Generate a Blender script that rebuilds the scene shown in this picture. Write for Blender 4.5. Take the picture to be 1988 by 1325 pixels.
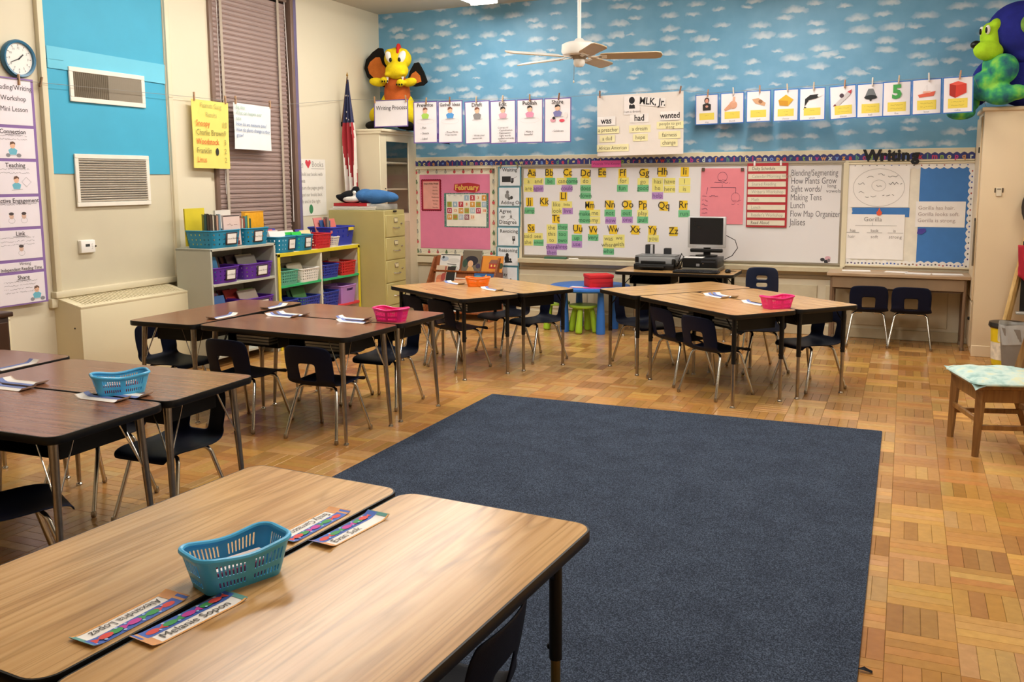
import bpy, bmesh, math, random
from mathutils import Vector, Matrix, Euler
random.seed(11)
S = bpy.context.scene
COL = S.collection
PI = math.pi
for o in list(bpy.data.objects): bpy.data.objects.remove(o)

# ------------------------------------------------------------------ camera
YAW, PITCH, ROLL = math.radians(23.388), math.radians(7.353), math.radians(-0.352)
EYE = 1.575
FPX = 1764.57
cy_, sy_, cp_, sp_ = math.cos(YAW), math.sin(YAW), math.cos(PITCH), math.sin(PITCH)
fwd = Vector((-sy_*cp_, cy_*cp_, -sp_)); rgt = Vector((cy_, sy_, 0)); upv = rgt.cross(fwd)
r2 = rgt*math.cos(ROLL) + upv*math.sin(ROLL); u2 = upv*math.cos(ROLL) - rgt*math.sin(ROLL)
cd = bpy.data.cameras.new('camera'); cam = bpy.data.objects.new('camera', cd); COL.objects.link(cam)
cam.matrix_world = Matrix(((r2.x, u2.x, -fwd.x, 0), (r2.y, u2.y, -fwd.y, 0), (r2.z, u2.z, -fwd.z, EYE), (0, 0, 0, 1)))
cd.sensor_fit = 'HORIZONTAL'; cd.sensor_width = 36; cd.lens = 36*FPX/1988
cd.shift_y = -83/1988; cd.clip_start = 0.05; cd.clip_end = 60
S.camera = cam
# ------------------------------------------------------------------ world, exposure
w = bpy.data.worlds.new('world'); S.world = w; w.use_nodes = True
w.node_tree.nodes['Background'].inputs[0].default_value = (0.35, 0.45, 0.6, 1)
w.node_tree.nodes['Background'].inputs[1].default_value = 0.15
S.view_settings.view_transform = 'Standard'; S.view_settings.look = 'None'
S.view_settings.exposure = 0.0; S.view_settings.gamma = 1; S.view_settings.use_curve_mapping = False
LAMP = 24.5                      # emission of the fluorescent diffusers
LAMPCOL = (1.0, 0.95, 0.87)

# ------------------------------------------------------------------ room numbers (metres)
LX, BY, RX, FY, CZ = -5.87, 9.62, 3.3, -1.7, 3.55
DH = 0.665                       # desk height

# ------------------------------------------------------------------ materials
def lin(c):
    if isinstance(c, str):
        c = c.lstrip('#'); c = ''.join(q*2 for q in c) if len(c) == 3 else c; c = [int(c[i:i+2], 16)/255 for i in (0, 2, 4)]
    return tuple((x/12.92 if x <= .04045 else ((x+.055)/1.055)**2.4) for x in c[:3]) + (1,)
MATS = {}
def nt(name):
    m = bpy.data.materials.new(name); m.use_nodes = True
    t = m.node_tree; b = t.nodes['Principled BSDF']
    return m, t, b
def N(t, typ, **k):
    n = t.nodes.new(typ)
    for a, v in k.items(): setattr(n, a, v)
    return n
def ramp(t, stops, interp='LINEAR'):
    r = N(t, 'ShaderNodeValToRGB'); r.color_ramp.interpolation = interp
    e = r.color_ramp.elements
    while len(e) < len(stops): e.new(.5)
    for i, (p, c) in enumerate(stops): e[i].position = p; e[i].color = lin(c) if isinstance(c, str) else c
    return r
def mix(t, a, b, fac, mode='MIX'):
    n = N(t, 'ShaderNodeMix', data_type='RGBA', blend_type=mode)
    for k, v in ((0, fac), (6, a), (7, b)):
        if isinstance(v, (int, float)): n.inputs[k].default_value = v
        elif isinstance(v, tuple): n.inputs[k].default_value = v
        else: t.links.new(v, n.inputs[k])
    return n.outputs[2]
def M(col, rough=.55, metal=0, var=.06, nscale=9, bump=0, bscale=60, key=None, coat=0, alpha=1, trans=0, emit=0, spec=.5):
    k = key or (col, rough, metal, var, nscale, bump, bscale, coat, alpha, trans, emit, spec)
    if k in MATS: return MATS[k]
    m, t, b = nt('mat_%d' % len(MATS))
    tc = N(t, 'ShaderNodeTexCoord')
    c = lin(col)
    if var:
        nz = N(t, 'ShaderNodeTexNoise'); nz.inputs['Scale'].default_value = nscale; nz.inputs['Detail'].default_value = 3
        t.links.new(tc.outputs['Object'], nz.inputs['Vector'])
        rp = ramp(t, [(.3, tuple(x*(1-var) for x in c[:3])+(1,)), (.7, tuple(min(1, x*(1+var)) for x in c[:3])+(1,))])
        t.links.new(nz.outputs['Fac'], rp.inputs[0]); t.links.new(rp.outputs[0], b.inputs['Base Color'])
    else: b.inputs['Base Color'].default_value = c
    b.inputs['Roughness'].default_value = rough; b.inputs['Metallic'].default_value = metal
    b.inputs['Specular IOR Level'].default_value = spec
    if coat: b.inputs['Coat Weight'].default_value = coat; b.inputs['Coat Roughness'].default_value = .12
    if alpha < 1: b.inputs['Alpha'].default_value = alpha
    if trans: b.inputs['Transmission Weight'].default_value = trans; b.inputs['IOR'].default_value = 1.3
    if emit: b.inputs['Emission Color'].default_value = c; b.inputs['Emission Strength'].default_value = emit
    if bump:
        n2 = N(t, 'ShaderNodeTexNoise'); n2.inputs['Scale'].default_value = bscale; n2.inputs['Detail'].default_value = 4
        t.links.new(tc.outputs['Object'], n2.inputs['Vector'])
        bp = N(t, 'ShaderNodeBump'); bp.inputs['Strength'].default_value = bump; bp.inputs['Distance'].default_value = .01
        t.links.new(n2.outputs['Fac'], bp.inputs['Height']); t.links.new(bp.outputs[0], b.inputs['Normal'])
    MATS[k] = m
    return m
def wood(name, c1, c2, c3, scale=(1.2, 26, 26), rough=.3, coat=0, axis=0, cath=.5):
    """laminate or solid wood; the grain runs along the local axis"""
    m, t, b = nt(name)
    tc = N(t, 'ShaderNodeTexCoord'); mp = N(t, 'ShaderNodeMapping')
    s = list(scale)
    if axis == 1: s = [s[1], s[0], s[2]]
    if axis == 2: s = [s[1], s[2], s[0]]
    mp.inputs['Scale'].default_value = s
    oi = N(t, 'ShaderNodeObjectInfo'); sc = N(t, 'ShaderNodeVectorMath', operation='SCALE'); sc.inputs['Scale'].default_value = 7
    cb = N(t, 'ShaderNodeCombineXYZ')
    for i in range(3): t.links.new(oi.outputs['Random'], cb.inputs[i])
    t.links.new(cb.outputs[0], sc.inputs[0])
    ad = N(t, 'ShaderNodeVectorMath', operation='ADD')
    t.links.new(tc.outputs['Object'], ad.inputs[0]); t.links.new(sc.outputs[0], ad.inputs[1]); t.links.new(ad.outputs[0], mp.inputs[0])
    n1 = N(t, 'ShaderNodeTexNoise'); n1.inputs['Scale'].default_value = 1.6; n1.inputs['Detail'].default_value = 5; n1.inputs['Distortion'].default_value = .6
    t.links.new(mp.outputs[0], n1.inputs['Vector'])
    mp2 = N(t, 'ShaderNodeMapping'); s2 = [x*.26 for x in s]; mp2.inputs['Scale'].default_value = s2; t.links.new(ad.outputs[0], mp2.inputs[0])
    n2 = N(t, 'ShaderNodeTexNoise'); n2.inputs['Scale'].default_value = 1.0; n2.inputs['Detail'].default_value = 2; n2.inputs['Distortion'].default_value = .8
    t.links.new(mp2.outputs[0], n2.inputs['Vector'])
    wv = N(t, 'ShaderNodeMath', operation='MULTIPLY'); wv.inputs[1].default_value = 13; t.links.new(n2.outputs['Fac'], wv.inputs[0])
    fr = N(t, 'ShaderNodeMath', operation='PINGPONG'); fr.inputs[1].default_value = .5; t.links.new(wv.outputs[0], fr.inputs[0])
    r1 = ramp(t, [(.30, c3), (.48, c1), (.68, c2)]); t.links.new(n1.outputs['Fac'], r1.inputs[0])
    r2_ = ramp(t, [(0, (.62, .57, .5, 1)), (.24, (1, 1, 1, 1))]); t.links.new(fr.outputs[0], r2_.inputs[0])
    o = mix(t, r1.outputs[0], r2_.outputs[0], cath, 'MULTIPLY')
    t.links.new(o, b.inputs['Base Color'])
    b.inputs['Roughness'].default_value = rough
    if coat: b.inputs['Coat Weight'].default_value = coat; b.inputs['Coat Roughness'].default_value = .15
    return m
OAK = wood('oak_laminate', '#c2965f', '#cea46d', '#a97c49', rough=.24, cath=.65)
WALNUT = wood('walnut_laminate', '#8a5c42', '#97694d', '#744a35', rough=.2, cath=.3)
CHAIRWOOD = wood('chair_wood', '#8a6032', '#9a6e3c', '#744d26', scale=(2, 20, 20), rough=.35, axis=2)
DESKTAN = wood('tan_desk', '#b79a7b', '#c3a786', '#a68a6b', rough=.4)
RACKWOOD = wood('rack_wood', '#8f4f28', '#a05c30', '#7a421f', rough=.4, axis=2)
BLONDE = wood('blonde_wood', '#d0ab6d', '#dab87c', '#bd9757', scale=(2, 20, 20), rough=.4, axis=2)
CHROME = M('#c9c6c0', .18, 1, 0)
CHROMED = M('#a89e90', .3, 1, .1, 30)
BRASS = M('#b08a4a', .28, 1, .08, 30)
BLACK = M('#0f0d0c', .42, 0, .1, spec=.35)
BLACKM = M('#0e0d0d', .5, 0, .1, spec=.25)
RUBBER = M('#2b2724', .7, 0, 0)
NAVY = M('#0e1328', .5, 0, .08, 5, bump=.06, bscale=260, spec=.16)
NAVYB = M('#1c2740', .46, 0, .08, 5, bump=.06, bscale=260, spec=.3)
WHITE = M('#f1eee9', .6, 0, .015)
PAPER = M('#efeae6', .75, 0, .02)
WALL = M('#ded4bb', .6, 0, .02, 1.3, bump=.04, bscale=25)
TRIM = M('#ded3b6', .45, 0, .02, 3)
CREAM = M('#e4d8b6', .4, 0, .02, 3)
CEIL = M('#cfc8ba', .8, 0, .03, 2)
PINKP = M('#e080a2', .7, 0, .03)
BLUEPAPER = M('#3fa8cc', .6, 0, .04, 3, bump=.15, bscale=5)
# print: colour attribute
m_, t_, b_ = nt('print_ink'); at = N(t_, 'ShaderNodeAttribute', attribute_name='Col'); t_.links.new(at.outputs['Color'], b_.inputs['Base Color']); b_.inputs['Roughness'].default_value = .65
PRINT = m_
# parquet: object colour (single strips) and attribute (field)
def parquet_mat(name, attr):
    m, t, b = nt(name)
    if attr: s = N(t, 'ShaderNodeAttribute', attribute_name='Col')
    else: s = N(t, 'ShaderNodeObjectInfo')
    tc = N(t, 'ShaderNodeTexCoord')
    geo = N(t, 'ShaderNodeNewGeometry')
    nz = N(t, 'ShaderNodeTexNoise'); nz.inputs['Scale'].default_value = 28; nz.inputs['Detail'].default_value = 4
    t.links.new(geo.outputs['Position'], nz.inputs['Vector'])
    rp = ramp(t, [(.3, (.86, .85, .82, 1)), (.7, (1.06, 1.06, 1.04, 1))]); t.links.new(nz.outputs['Fac'], rp.inputs[0])
    o = mix(t, s.outputs['Color'], rp.outputs[0], .8, 'MULTIPLY')
    n3 = N(t, 'ShaderNodeTexNoise'); n3.inputs['Scale'].default_value = .9; n3.inputs['Detail'].default_value = 3
    t.links.new(geo.outputs['Position'], n3.inputs['Vector'])
    r3 = ramp(t, [(.35, (.82, .80, .78, 1)), (.6, (1, 1, 1, 1))]); t.links.new(n3.outputs['Fac'], r3.inputs[0])
    o = mix(t, o, r3.outputs[0], .6, 'MULTIPLY')
    t.links.new(o, b.inputs['Base Color'])
    r4 = ramp(t, [(.3, (.17, .17, .17, 1)), (.7, (.30, .30, .30, 1))]); t.links.new(n3.outputs['Fac'], r4.inputs[0]); t.links.new(r4.outputs[0], b.inputs['Roughness'])
    return m
PARQ_O = parquet_mat('parquet_single', False); PARQ_A = parquet_mat('parquet_field', True)
# wallpaper with clouds
def wallpaper_mat():
    m, t, b = nt('cloud_wallpaper')
    tc = N(t, 'ShaderNodeTexCoord')
    nz = N(t, 'ShaderNodeTexNoise'); nz.inputs['Scale'].default_value = 17; nz.inputs['Detail'].default_value = 4
    t.links.new(tc.outputs['Object'], nz.inputs['Vector'])
    sb = N(t, 'ShaderNodeVectorMath', operation='SUBTRACT'); sb.inputs[1].default_value = (.5, .5, .5); t.links.new(nz.outputs['Color'], sb.inputs[0])
    sc = N(t, 'ShaderNodeVectorMath', operation='SCALE'); sc.inputs['Scale'].default_value = .07; t.links.new(sb.outputs[0], sc.inputs[0])
    ad = N(t, 'ShaderNodeVectorMath', operation='ADD'); t.links.new(tc.outputs['Object'], ad.inputs[0]); t.links.new(sc.outputs[0], ad.inputs[1])
    mp = N(t, 'ShaderNodeMapping'); mp.inputs['Scale'].default_value = (1/.30, 0, 1/.125); t.links.new(ad.outputs[0], mp.inputs[0])
    vo = N(t, 'ShaderNodeTexVoronoi', voronoi_dimensions='2D'); vo.inputs['Scale'].default_value = 1; vo.inputs['Randomness'].default_value = .72
    sx = N(t, 'ShaderNodeSeparateXYZ'); t.links.new(mp.outputs[0], sx.inputs[0])
    cx = N(t, 'ShaderNodeCombineXYZ'); t.links.new(sx.outputs[0], cx.inputs[0]); t.links.new(sx.outputs[2], cx.inputs[1])
    t.links.new(cx.outputs[0], vo.inputs['Vector'])
    df = N(t, 'ShaderNodeVectorMath', operation='SUBTRACT'); t.links.new(cx.outputs[0], df.inputs[0]); t.links.new(vo.outputs['Position'], df.inputs[1])
    sp = N(t, 'ShaderNodeSeparateXYZ'); t.links.new(df.outputs[0], sp.inputs[0])
    lo = N(t, 'ShaderNodeMath', operation='MINIMUM'); lo.inputs[1].default_value = 0; t.links.new(sp.outputs[1], lo.inputs[0])
    l2 = N(t, 'ShaderNodeMath', operation='MULTIPLY_ADD'); l2.inputs[1].default_value = 1.5; t.links.new(lo.outputs[0], l2.inputs[0]); t.links.new(sp.outputs[1], l2.inputs[2])
    c3 = N(t, 'ShaderNodeCombineXYZ'); t.links.new(sp.outputs[0], c3.inputs[0]); t.links.new(l2.outputs[0], c3.inputs[1])
    le = N(t, 'ShaderNodeVectorMath', operation='LENGTH'); t.links.new(c3.outputs[0], le.inputs[0])
    sv = N(t, 'ShaderNodeSeparateColor'); t.links.new(vo.outputs['Color'], sv.inputs[0])
    k1 = N(t, 'ShaderNodeMath', operation='MULTIPLY_ADD'); k1.inputs[1].default_value = .9; k1.inputs[2].default_value = .55; t.links.new(sv.outputs[0], k1.inputs[0])
    dv = N(t, 'ShaderNodeMath', operation='DIVIDE'); t.links.new(le.outputs['Value'], dv.inputs[0]); t.links.new(k1.outputs[0], dv.inputs[1])
    r = ramp(t, [(.10, (1, 1, 1, 1)), (.36, (0, 0, 0, 1))]); t.links.new(dv.outputs[0], r.inputs[0])
    n2 = N(t, 'ShaderNodeTexNoise'); n2.inputs['Scale'].default_value = 4; n2.inputs['Detail'].default_value = 3; t.links.new(tc.outputs['Object'], n2.inputs['Vector'])
    r2b = ramp(t, [(.3, '#639dc0'), (.7, '#74abcc')]); t.links.new(n2.outputs['Fac'], r2b.inputs[0])
    vary = N(t, 'ShaderNodeMath', operation='MULTIPLY'); vary.inputs[1].default_value = .8
    t.links.new(r.outputs[0], vary.inputs[0])
    o = mix(t, r2b.outputs[0], lin('#ced8de'), vary.outputs[0])
    t.links.new(o, b.inputs['Base Color']); b.inputs['Roughness'].default_value = .5
    return m
CLOUDS = wallpaper_mat()
def carpet_mat():
    m, t, b = nt('carpet_navy')
    tc = N(t, 'ShaderNodeTexCoord')
    n1 = N(t, 'ShaderNodeTexNoise'); n1.inputs['Scale'].default_value = 230; n1.inputs['Detail'].default_value = 2
    n2 = N(t, 'ShaderNodeTexNoise'); n2.inputs['Scale'].default_value = 5; n2.inputs['Detail'].default_value = 5
    t.links.new(tc.outputs['Object'], n1.inputs['Vector']); t.links.new(tc.outputs['Object'], n2.inputs['Vector'])
    r = ramp(t, [(.34, '#1f2632'), (.5, '#323b4a'), (.64, '#525c6e')]); t.links.new(n1.outputs['Fac'], r.inputs[0])
    r2c = ramp(t, [(.35, (.8, .8, .82, 1)), (.65, (1.05, 1.05, 1.05, 1))]); t.links.new(n2.outputs['Fac'], r2c.inputs[0])
    t.links.new(mix(t, r.outputs[0], r2c.outputs[0], 1, 'MULTIPLY'), b.inputs['Base Color'])
    b.inputs['Roughness'].default_value = .95; b.inputs['Specular IOR Level'].default_value = .15
    bp = N(t, 'ShaderNodeBump'); bp.inputs['Strength'].default_value = .7; bp.inputs['Distance'].default_value = .006
    t.links.new(n1.outputs['Fac'], bp.inputs['Height']); t.links.new(bp.outputs[0], b.inputs['Normal'])
    return m
CARPET = carpet_mat()
m_, t_, b_ = nt('diffuser_glow'); b_.inputs['Base Color'].default_value = (.9, .9, .85, 1); b_.inputs['Emission Color'].default_value = LAMPCOL+(1,); b_.inputs['Emission Strength'].default_value = LAMP
GLOW = m_
GLASS = M('#ffffff', .03, 0, 0, trans=1)

# ------------------------------------------------------------------ mesh builder
class MB:
    def __init__(s): s.v = []; s.f = []; s.m = []; s.c = []; s.X = Matrix.Identity(4)
    def at(s, loc=(0, 0, 0), rot=(0, 0, 0)): s.X = Matrix.LocRotScale(Vector(loc), Euler(rot), None); return s
    def add(s, vs, fs, mi=0, col=None):
        k = len(s.v); s.v += [tuple(s.X @ Vector(p)) for p in vs]
        for f in fs: s.f.append([k+i for i in f]); s.m.append(mi); s.c.append(col or (1, 1, 1, 1))
        return s
    def box(s, c, z, mi=0, col=None, b=0):
        x, y, w_ = c; hx, hy, hz = z[0]/2, z[1]/2, z[2]/2
        if b <= 0:
            vs = [(x+a*hx, y+d*hy, w_+e*hz) for e in (-1, 1) for d in (-1, 1) for a in (-1, 1)]
            return s.add(vs, [(0, 2, 3, 1), (4, 5, 7, 6), (0, 1, 5, 4), (2, 6, 7, 3), (0, 4, 6, 2), (1, 3, 7, 5)], mi, col)
        b = min(b, hx*.95, hy*.95, hz*.95)
        bm = bmesh.new(); bmesh.ops.create_cube(bm, size=1, matrix=Matrix.Translation((x, y, w_)) @ Matrix.Diagonal((z[0], z[1], z[2], 1)))
        bmesh.ops.bevel(bm, geom=bm.edges[:], offset=b, segments=2 if b > .004 else 1, profile=.5, affect='EDGES')
        bm.verts.index_update(); vs = [tuple(v.co) for v in bm.verts]; fs = [[v.index for v in f.verts] for f in bm.faces]; bm.free()
        return s.add(vs, fs, mi, col)
    def cyl(s, p0, p1, r0, r1=None, n=12, mi=0, col=None, caps=True):
        return s.tube([p0, p1], [r0, r0 if r1 is None else r1], n, mi, col, caps)
    def tube(s, path, r, n=8, mi=0, col=None, caps=True, closed=False):
        P = [Vector(p) for p in path]; k = len(P); vs = []; fs = []
        R = r if isinstance(r, (list, tuple)) else [r]*k
        up = None
        for i in range(k):
            if closed: d = (P[(i+1) % k]-P[i-1]).normalized()
            else: d = (P[min(i+1, k-1)]-P[max(i-1, 0)]).normalized()
            if up is None: up = Vector((0, 0, 1)) if abs(d.z) < .9 else Vector((1, 0, 0))
            a = d.cross(up).normalized(); bb = a.cross(d).normalized(); up = bb
            for j in range(n):
                t = 2*PI*j/n; q = P[i] + a*math.cos(t)*R[i] + bb*math.sin(t)*R[i]; vs.append(tuple(q))
        for i in range(k if closed else k-1):
            i2 = (i+1) % k
            for j in range(n):
                j2 = (j+1) % n; fs.append((i*n+j, i*n+j2, i2*n+j2, i2*n+j))
        if caps and not closed: fs.append(tuple(range(n-1, -1, -1))); fs.append(tuple((k-1)*n+j for j in range(n)))
        return s.add(vs, fs, mi, col)
    def lathe(s, prof, n=24, c=(0, 0, 0), mi=0, col=None, caps=True):
        vs = []; fs = []
        for r, z in prof:
            for j in range(n): t = 2*PI*j/n; vs.append((c[0]+r*math.cos(t), c[1]+r*math.sin(t), c[2]+z))
        for i in range(len(prof)-1):
            for j in range(n): j2 = (j+1) % n; fs.append((i*n+j, i*n+j2, (i+1)*n+j2, (i+1)*n+j))
        if caps: fs.append(tuple(range(n-1, -1, -1))); fs.append(tuple((len(prof)-1)*n+j for j in range(n)))
        return s.add(vs, fs, mi, col)
    def prism(s, poly, z0, z1, mi=0, col=None):
        n = len(poly); vs = [(p[0], p[1], z0) for p in poly]+[(p[0], p[1], z1) for p in poly]
        fs = [tuple(range(n-1, -1, -1)), tuple(range(n, 2*n))]+[(i, (i+1) % n, n+(i+1) % n, n+i) for i in range(n)]
        return s.add(vs, fs, mi, col)
    def ell(s, c, r, rot=(0, 0, 0), nu=14, nv=9, mi=0, col=None):
        E = Euler(rot).to_matrix(); vs = []; fs = []; c = Vector(c)
        for i in range(nv+1):
            ph = PI*i/nv
            for j in range(nu):
                t = 2*PI*j/nu; vs.append(tuple(c+E @ Vector((r[0]*math.sin(ph)*math.cos(t), r[1]*math.sin(ph)*math.sin(t), -r[2]*math.cos(ph)))))
        for i in range(nv):
            for j in range(nu): j2 = (j+1) % nu; fs.append((i*nu+j, i*nu+j2, (i+1)*nu+j2, (i+1)*nu+j))
        return s.add(vs, fs, mi, col)
    def grid(s, fn, nu, nv, hole=None, mi=0, col=None):
        vs = [fn(i/nu, j/nv) for j in range(nv+1) for i in range(nu+1)]
        fs = [(j*(nu+1)+i, j*(nu+1)+i+1, (j+1)*(nu+1)+i+1, (j+1)*(nu+1)+i) for j in range(nv) for i in range(nu) if not (hole and hole(i, j))]
        return s.add(vs, fs, mi, col)
    def mesh(s, name, mats, smooth=40):
        me = bpy.data.meshes.new(name); me.from_pydata(s.v, [], s.f)
        if not isinstance(mats, (list, tuple)): mats = [mats]
        for m in mats: me.materials.append(m)
        if len(mats) > 1: me.polygons.foreach_set('material_index', s.m)
        if any(c != (1, 1, 1, 1) for c in s.c):
            a = me.color_attributes.new('Col', 'FLOAT_COLOR', 'CORNER'); d = []
            for f, c in zip(s.f, s.c): d += list(c)*len(f)
            a.data.foreach_set('color', d)
        me.update()
        if smooth: me.shade_smooth(); me.set_sharp_from_angle(angle=math.radians(smooth))
        return me
    def build(s, name, mats, parent=None, loc=(0, 0, 0), rot=(0, 0, 0), smooth=40):
        return link(name, s.mesh(name, mats, smooth), parent, loc, rot)
def link(name, me, parent=None, loc=(0, 0, 0), rot=(0, 0, 0)):
    o = bpy.data.objects.new(name, me); COL.objects.link(o)
    o.parent = parent; o.location = loc; o.rotation_euler = rot
    return o
def bake(o):
    dg = bpy.context.evaluated_depsgraph_get(); me = bpy.data.meshes.new_from_object(o.evaluated_get(dg))
    o.modifiers.clear(); o.data = me
    return o
def mod(o, typ, **k):
    m = o.modifiers.new(typ, typ)
    for a, v in k.items(): setattr(m, a, v)
    return o
def tag(o, label=None, cat=None, group=None, kind=None):
    if label: o['label'] = label
    if cat: o['category'] = cat
    if group: o['group'] = group
    if kind: o['kind'] = kind
    return o
def thing(name, label, cat, loc=(0, 0, 0), rz=0, group=None, rot=None):
    o = bpy.data.objects.new(name, None); COL.objects.link(o); o.empty_display_size = .1
    o.location = loc; o.rotation_euler = rot or (0, 0, rz)
    return tag(o, label, cat, group)
KIDS = {}
def copy_tree(o, parent=None):
    c = o.copy(); COL.objects.link(c)
    if parent is not None: c.parent = parent
    for ch in [x for x in o.children]: copy_tree(ch, c)
    return c
def bx(name, c, z, mat, parent=None, b=0, rot=(0, 0, 0)):
    """a box whose origin is its centre"""
    return MB().box((0, 0, 0), z, b=b).build(name, mat, parent, c, rot)
BACK = (PI/2, 0, 0); LEFT = (PI/2, 0, PI/2)
# ------------------------------------------------------------------ flat print and lettering
def rrect(w_, h_, r, n=5):
    pts = []
    for cx, cy, a0 in ((w_/2-r, h_/2-r, 0), (-w_/2+r, h_/2-r, 90), (-w_/2+r, -h_/2+r, 180), (w_/2-r, -h_/2+r, 270)):
        for i in range(n+1): t = math.radians(a0+90*i/n); pts.append((cx+r*math.cos(t), cy+r*math.sin(t)))
    return pts
class PR:
    """flat printed shapes in a sheet's own x-y plane"""
    def __init__(s, z=.0012): s.b = MB(); s.z = z
    def poly(s, pts, col):
        s.b.add([(x, y, s.z) for x, y in pts], [tuple(range(len(pts)))], 0, lin(col)); s.z += .00012; return s
    def rect(s, cx, cy, w_, h_, col): return s.poly([(cx-w_/2, cy-h_/2), (cx+w_/2, cy-h_/2), (cx+w_/2, cy+h_/2), (cx-w_/2, cy+h_/2)], col)
    def ell(s, cx, cy, rx, ry, col, n=14): return s.poly([(cx+rx*math.cos(2*PI*i/n), cy+ry*math.sin(2*PI*i/n)) for i in range(n)], col)
    def line(s, x1, y1, x2, y2, w_, col):
        d = Vector((x2-x1, y2-y1)); d.normalize(); n = Vector((-d.y, d.x))*w_/2
        return s.poly([(x1-n.x, y1-n.y), (x2-n.x, y2-n.y), (x2+n.x, y2+n.y), (x1+n.x, y1+n.y)], col)
    def ring(s, cx, cy, rx, ry, w_, col, n=28):
        for i in range(n):
            a, c = 2*PI*i/n, 2*PI*(i+1)/n
            s.b.add([(cx+(rx-w_)*math.cos(a), cy+(ry-w_)*math.sin(a), s.z), (cx+rx*math.cos(a), cy+ry*math.sin(a), s.z), (cx+rx*math.cos(c), cy+ry*math.sin(c), s.z), (cx+(rx-w_)*math.cos(c), cy+(ry-w_)*math.sin(c), s.z)], [(0, 1, 2, 3)], 0, lin(col))
        return s
    def squig(s, x, y, w_, h_, col, n=None):
        """an illegible line of small handwriting"""
        n = n or max(4, int(w_/h_*1.6)); px, py = x, y
        for i in range(1, n+1):
            qx = x+w_*i/n; qy = y+random.uniform(-.5, .5)*h_
            if random.random() > .14: s.line(px, py, qx, qy, h_*.2, col); s.z -= .00012
            px, py = qx, qy
        return s
    def kid(s, x, y, k, shirt, hair='#3a2a22', skin='#e8b89a'):
        s.poly([(x-.30*k, y-.42*k), (x+.30*k, y-.42*k), (x+.42*k, y-.05*k), (x+.16*k, y+.12*k), (x-.16*k, y+.12*k), (x-.42*k, y-.05*k)], shirt)
        s.ell(x, y+.34*k, .24*k, .26*k, skin); s.poly([(x-.26*k, y+.38*k), (x-.2*k, y+.62*k), (x+.05*k, y+.68*k), (x+.26*k, y+.55*k), (x+.25*k, y+.4*k), (x+.1*k, y+.5*k)], hair)
        s.line(x-.5*k, y-.5*k, x+.55*k, y-.44*k, .04*k, '#b9b4b4')
        return s
    def put(s, parent, name='picture'): return s.b.build(name, PRINT, parent, smooth=0)
TEXTS = []
def T(parent, body, x, y, size, col='#2a2526', al='CENTER', bold=0, rot=0, z=.0022, sx=1, split=None):
    TEXTS.append((parent, body, x, y, size, col if not split else (col, split, len(TEXTS)), al, bold, rot, z, sx))
def flush_text():
    objs = []
    for (p, body, x, y, size, col, al, bold, rot, z, sx) in TEXTS:
        cu = bpy.data.curves.new('t', 'FONT'); cu.body = body; cu.size = size; cu.align_x = al; cu.align_y = 'CENTER'; cu.resolution_u = 2; cu.offset = bold*size
        o = bpy.data.objects.new('t', cu); COL.objects.link(o); objs.append(o)
    dg = bpy.context.evaluated_depsgraph_get()
    acc = {}; cnt = {}
    for q in TEXTS: cnt[q[0].name] = cnt.get(q[0].name, 0)+1
    for k_, (o, (p, body, x, y, size, col, al, bold, rot, z, sx)) in enumerate(zip(objs, TEXTS)):
        me = bpy.data.meshes.new_from_object(o.evaluated_get(dg))
        b = acc.setdefault((p.name, col, k_ if cnt[p.name] <= 14 else 0), (p, MB()))[1]
        b.at((x, y, z), (0, 0, rot)); b.add([(v.co.x*sx, v.co.y, 0) for v in me.vertices], [tuple(f.vertices) for f in me.polygons], 0, lin(col if isinstance(col, str) else col[0]))
        bpy.data.meshes.remove(me)
    for o in objs:
        cu = o.data; bpy.data.objects.remove(o); bpy.data.curves.remove(cu)
    for (k, col, _i), (p, b) in acc.items():
        b.X = Matrix.Identity(4)
        if b.v: b.build('lettering' if isinstance(col, str) else col[1], PRINT, p, smooth=0)
def sheet(name, label, cat, loc, w_, h_, mat, frame=BACK, rot=0, curl=0.0, th=.0016, group=None, parent=None, wav=0.0, nu=6, nv=8):
    """a sheet of paper centred on loc; local x right, y up, z towards the viewer"""
    b = MB()
    def zf(u, v): return curl*(1-v)**2*.5 + wav*math.sin(u*PI)*(.4+.6*(1-v)) + wav*.4*math.sin(u*9+v*5)
    if curl or wav:
        b.grid(lambda u, v: ((u-.5)*w_, (v-.5)*h_, zf(u, v)), nu, nv)
        b.grid(lambda u, v: ((.5-u)*w_, (v-.5)*h_, zf(1-u, v)-th), nu, nv)
    else: b.box((0, 0, -th/2), (w_, h_, th))
    o = b.build(name, mat, parent, loc)
    E = Euler(frame).to_matrix() @ Matrix.Rotation(rot, 3, 'Z'); o.rotation_euler = E.to_euler()
    if parent is None: tag(o, label, cat, group)
    return o
def clip(label, loc, col='#b98d5c', rot=BACK, tilt=0):
    """wooden clothes peg on the line"""
    c = thing('clothes_peg', label, 'clothes peg', loc, group='wooden pegs on the display lines')
    c.rotation_euler = (Euler(rot).to_matrix() @ Matrix.Rotation(tilt, 3, 'Z')).to_euler()
    mt = M(col, .6)
    for s_ in (-1, 1): MB().box((0, 0, .006*s_), (.012, .075, .007), b=.002).build('peg_half', mt, c)
    MB().cyl((-.008, .008, 0), (.008, .008, 0), .006, n=8).build('spring', CHROMED, c)
    return c

# ================================================================== STRUCTURE
def struct(name, b, mat, parent=None, smooth=0):
    o = b.build(name, mat, parent, smooth=smooth)
    if parent is None: o['kind'] = 'structure'
    return o
floor = struct('floor', MB().box(((LX+RX)/2, (BY+FY)/2, -.062), (RX-LX+.24, BY-FY+.24, .1)), M('#6b4722', .6))
ceiling = struct('ceiling', MB().box(((LX+RX)/2, (BY+FY)/2, CZ+.05), (RX-LX+.24, BY-FY+.24, .1)), CEIL)
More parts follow.
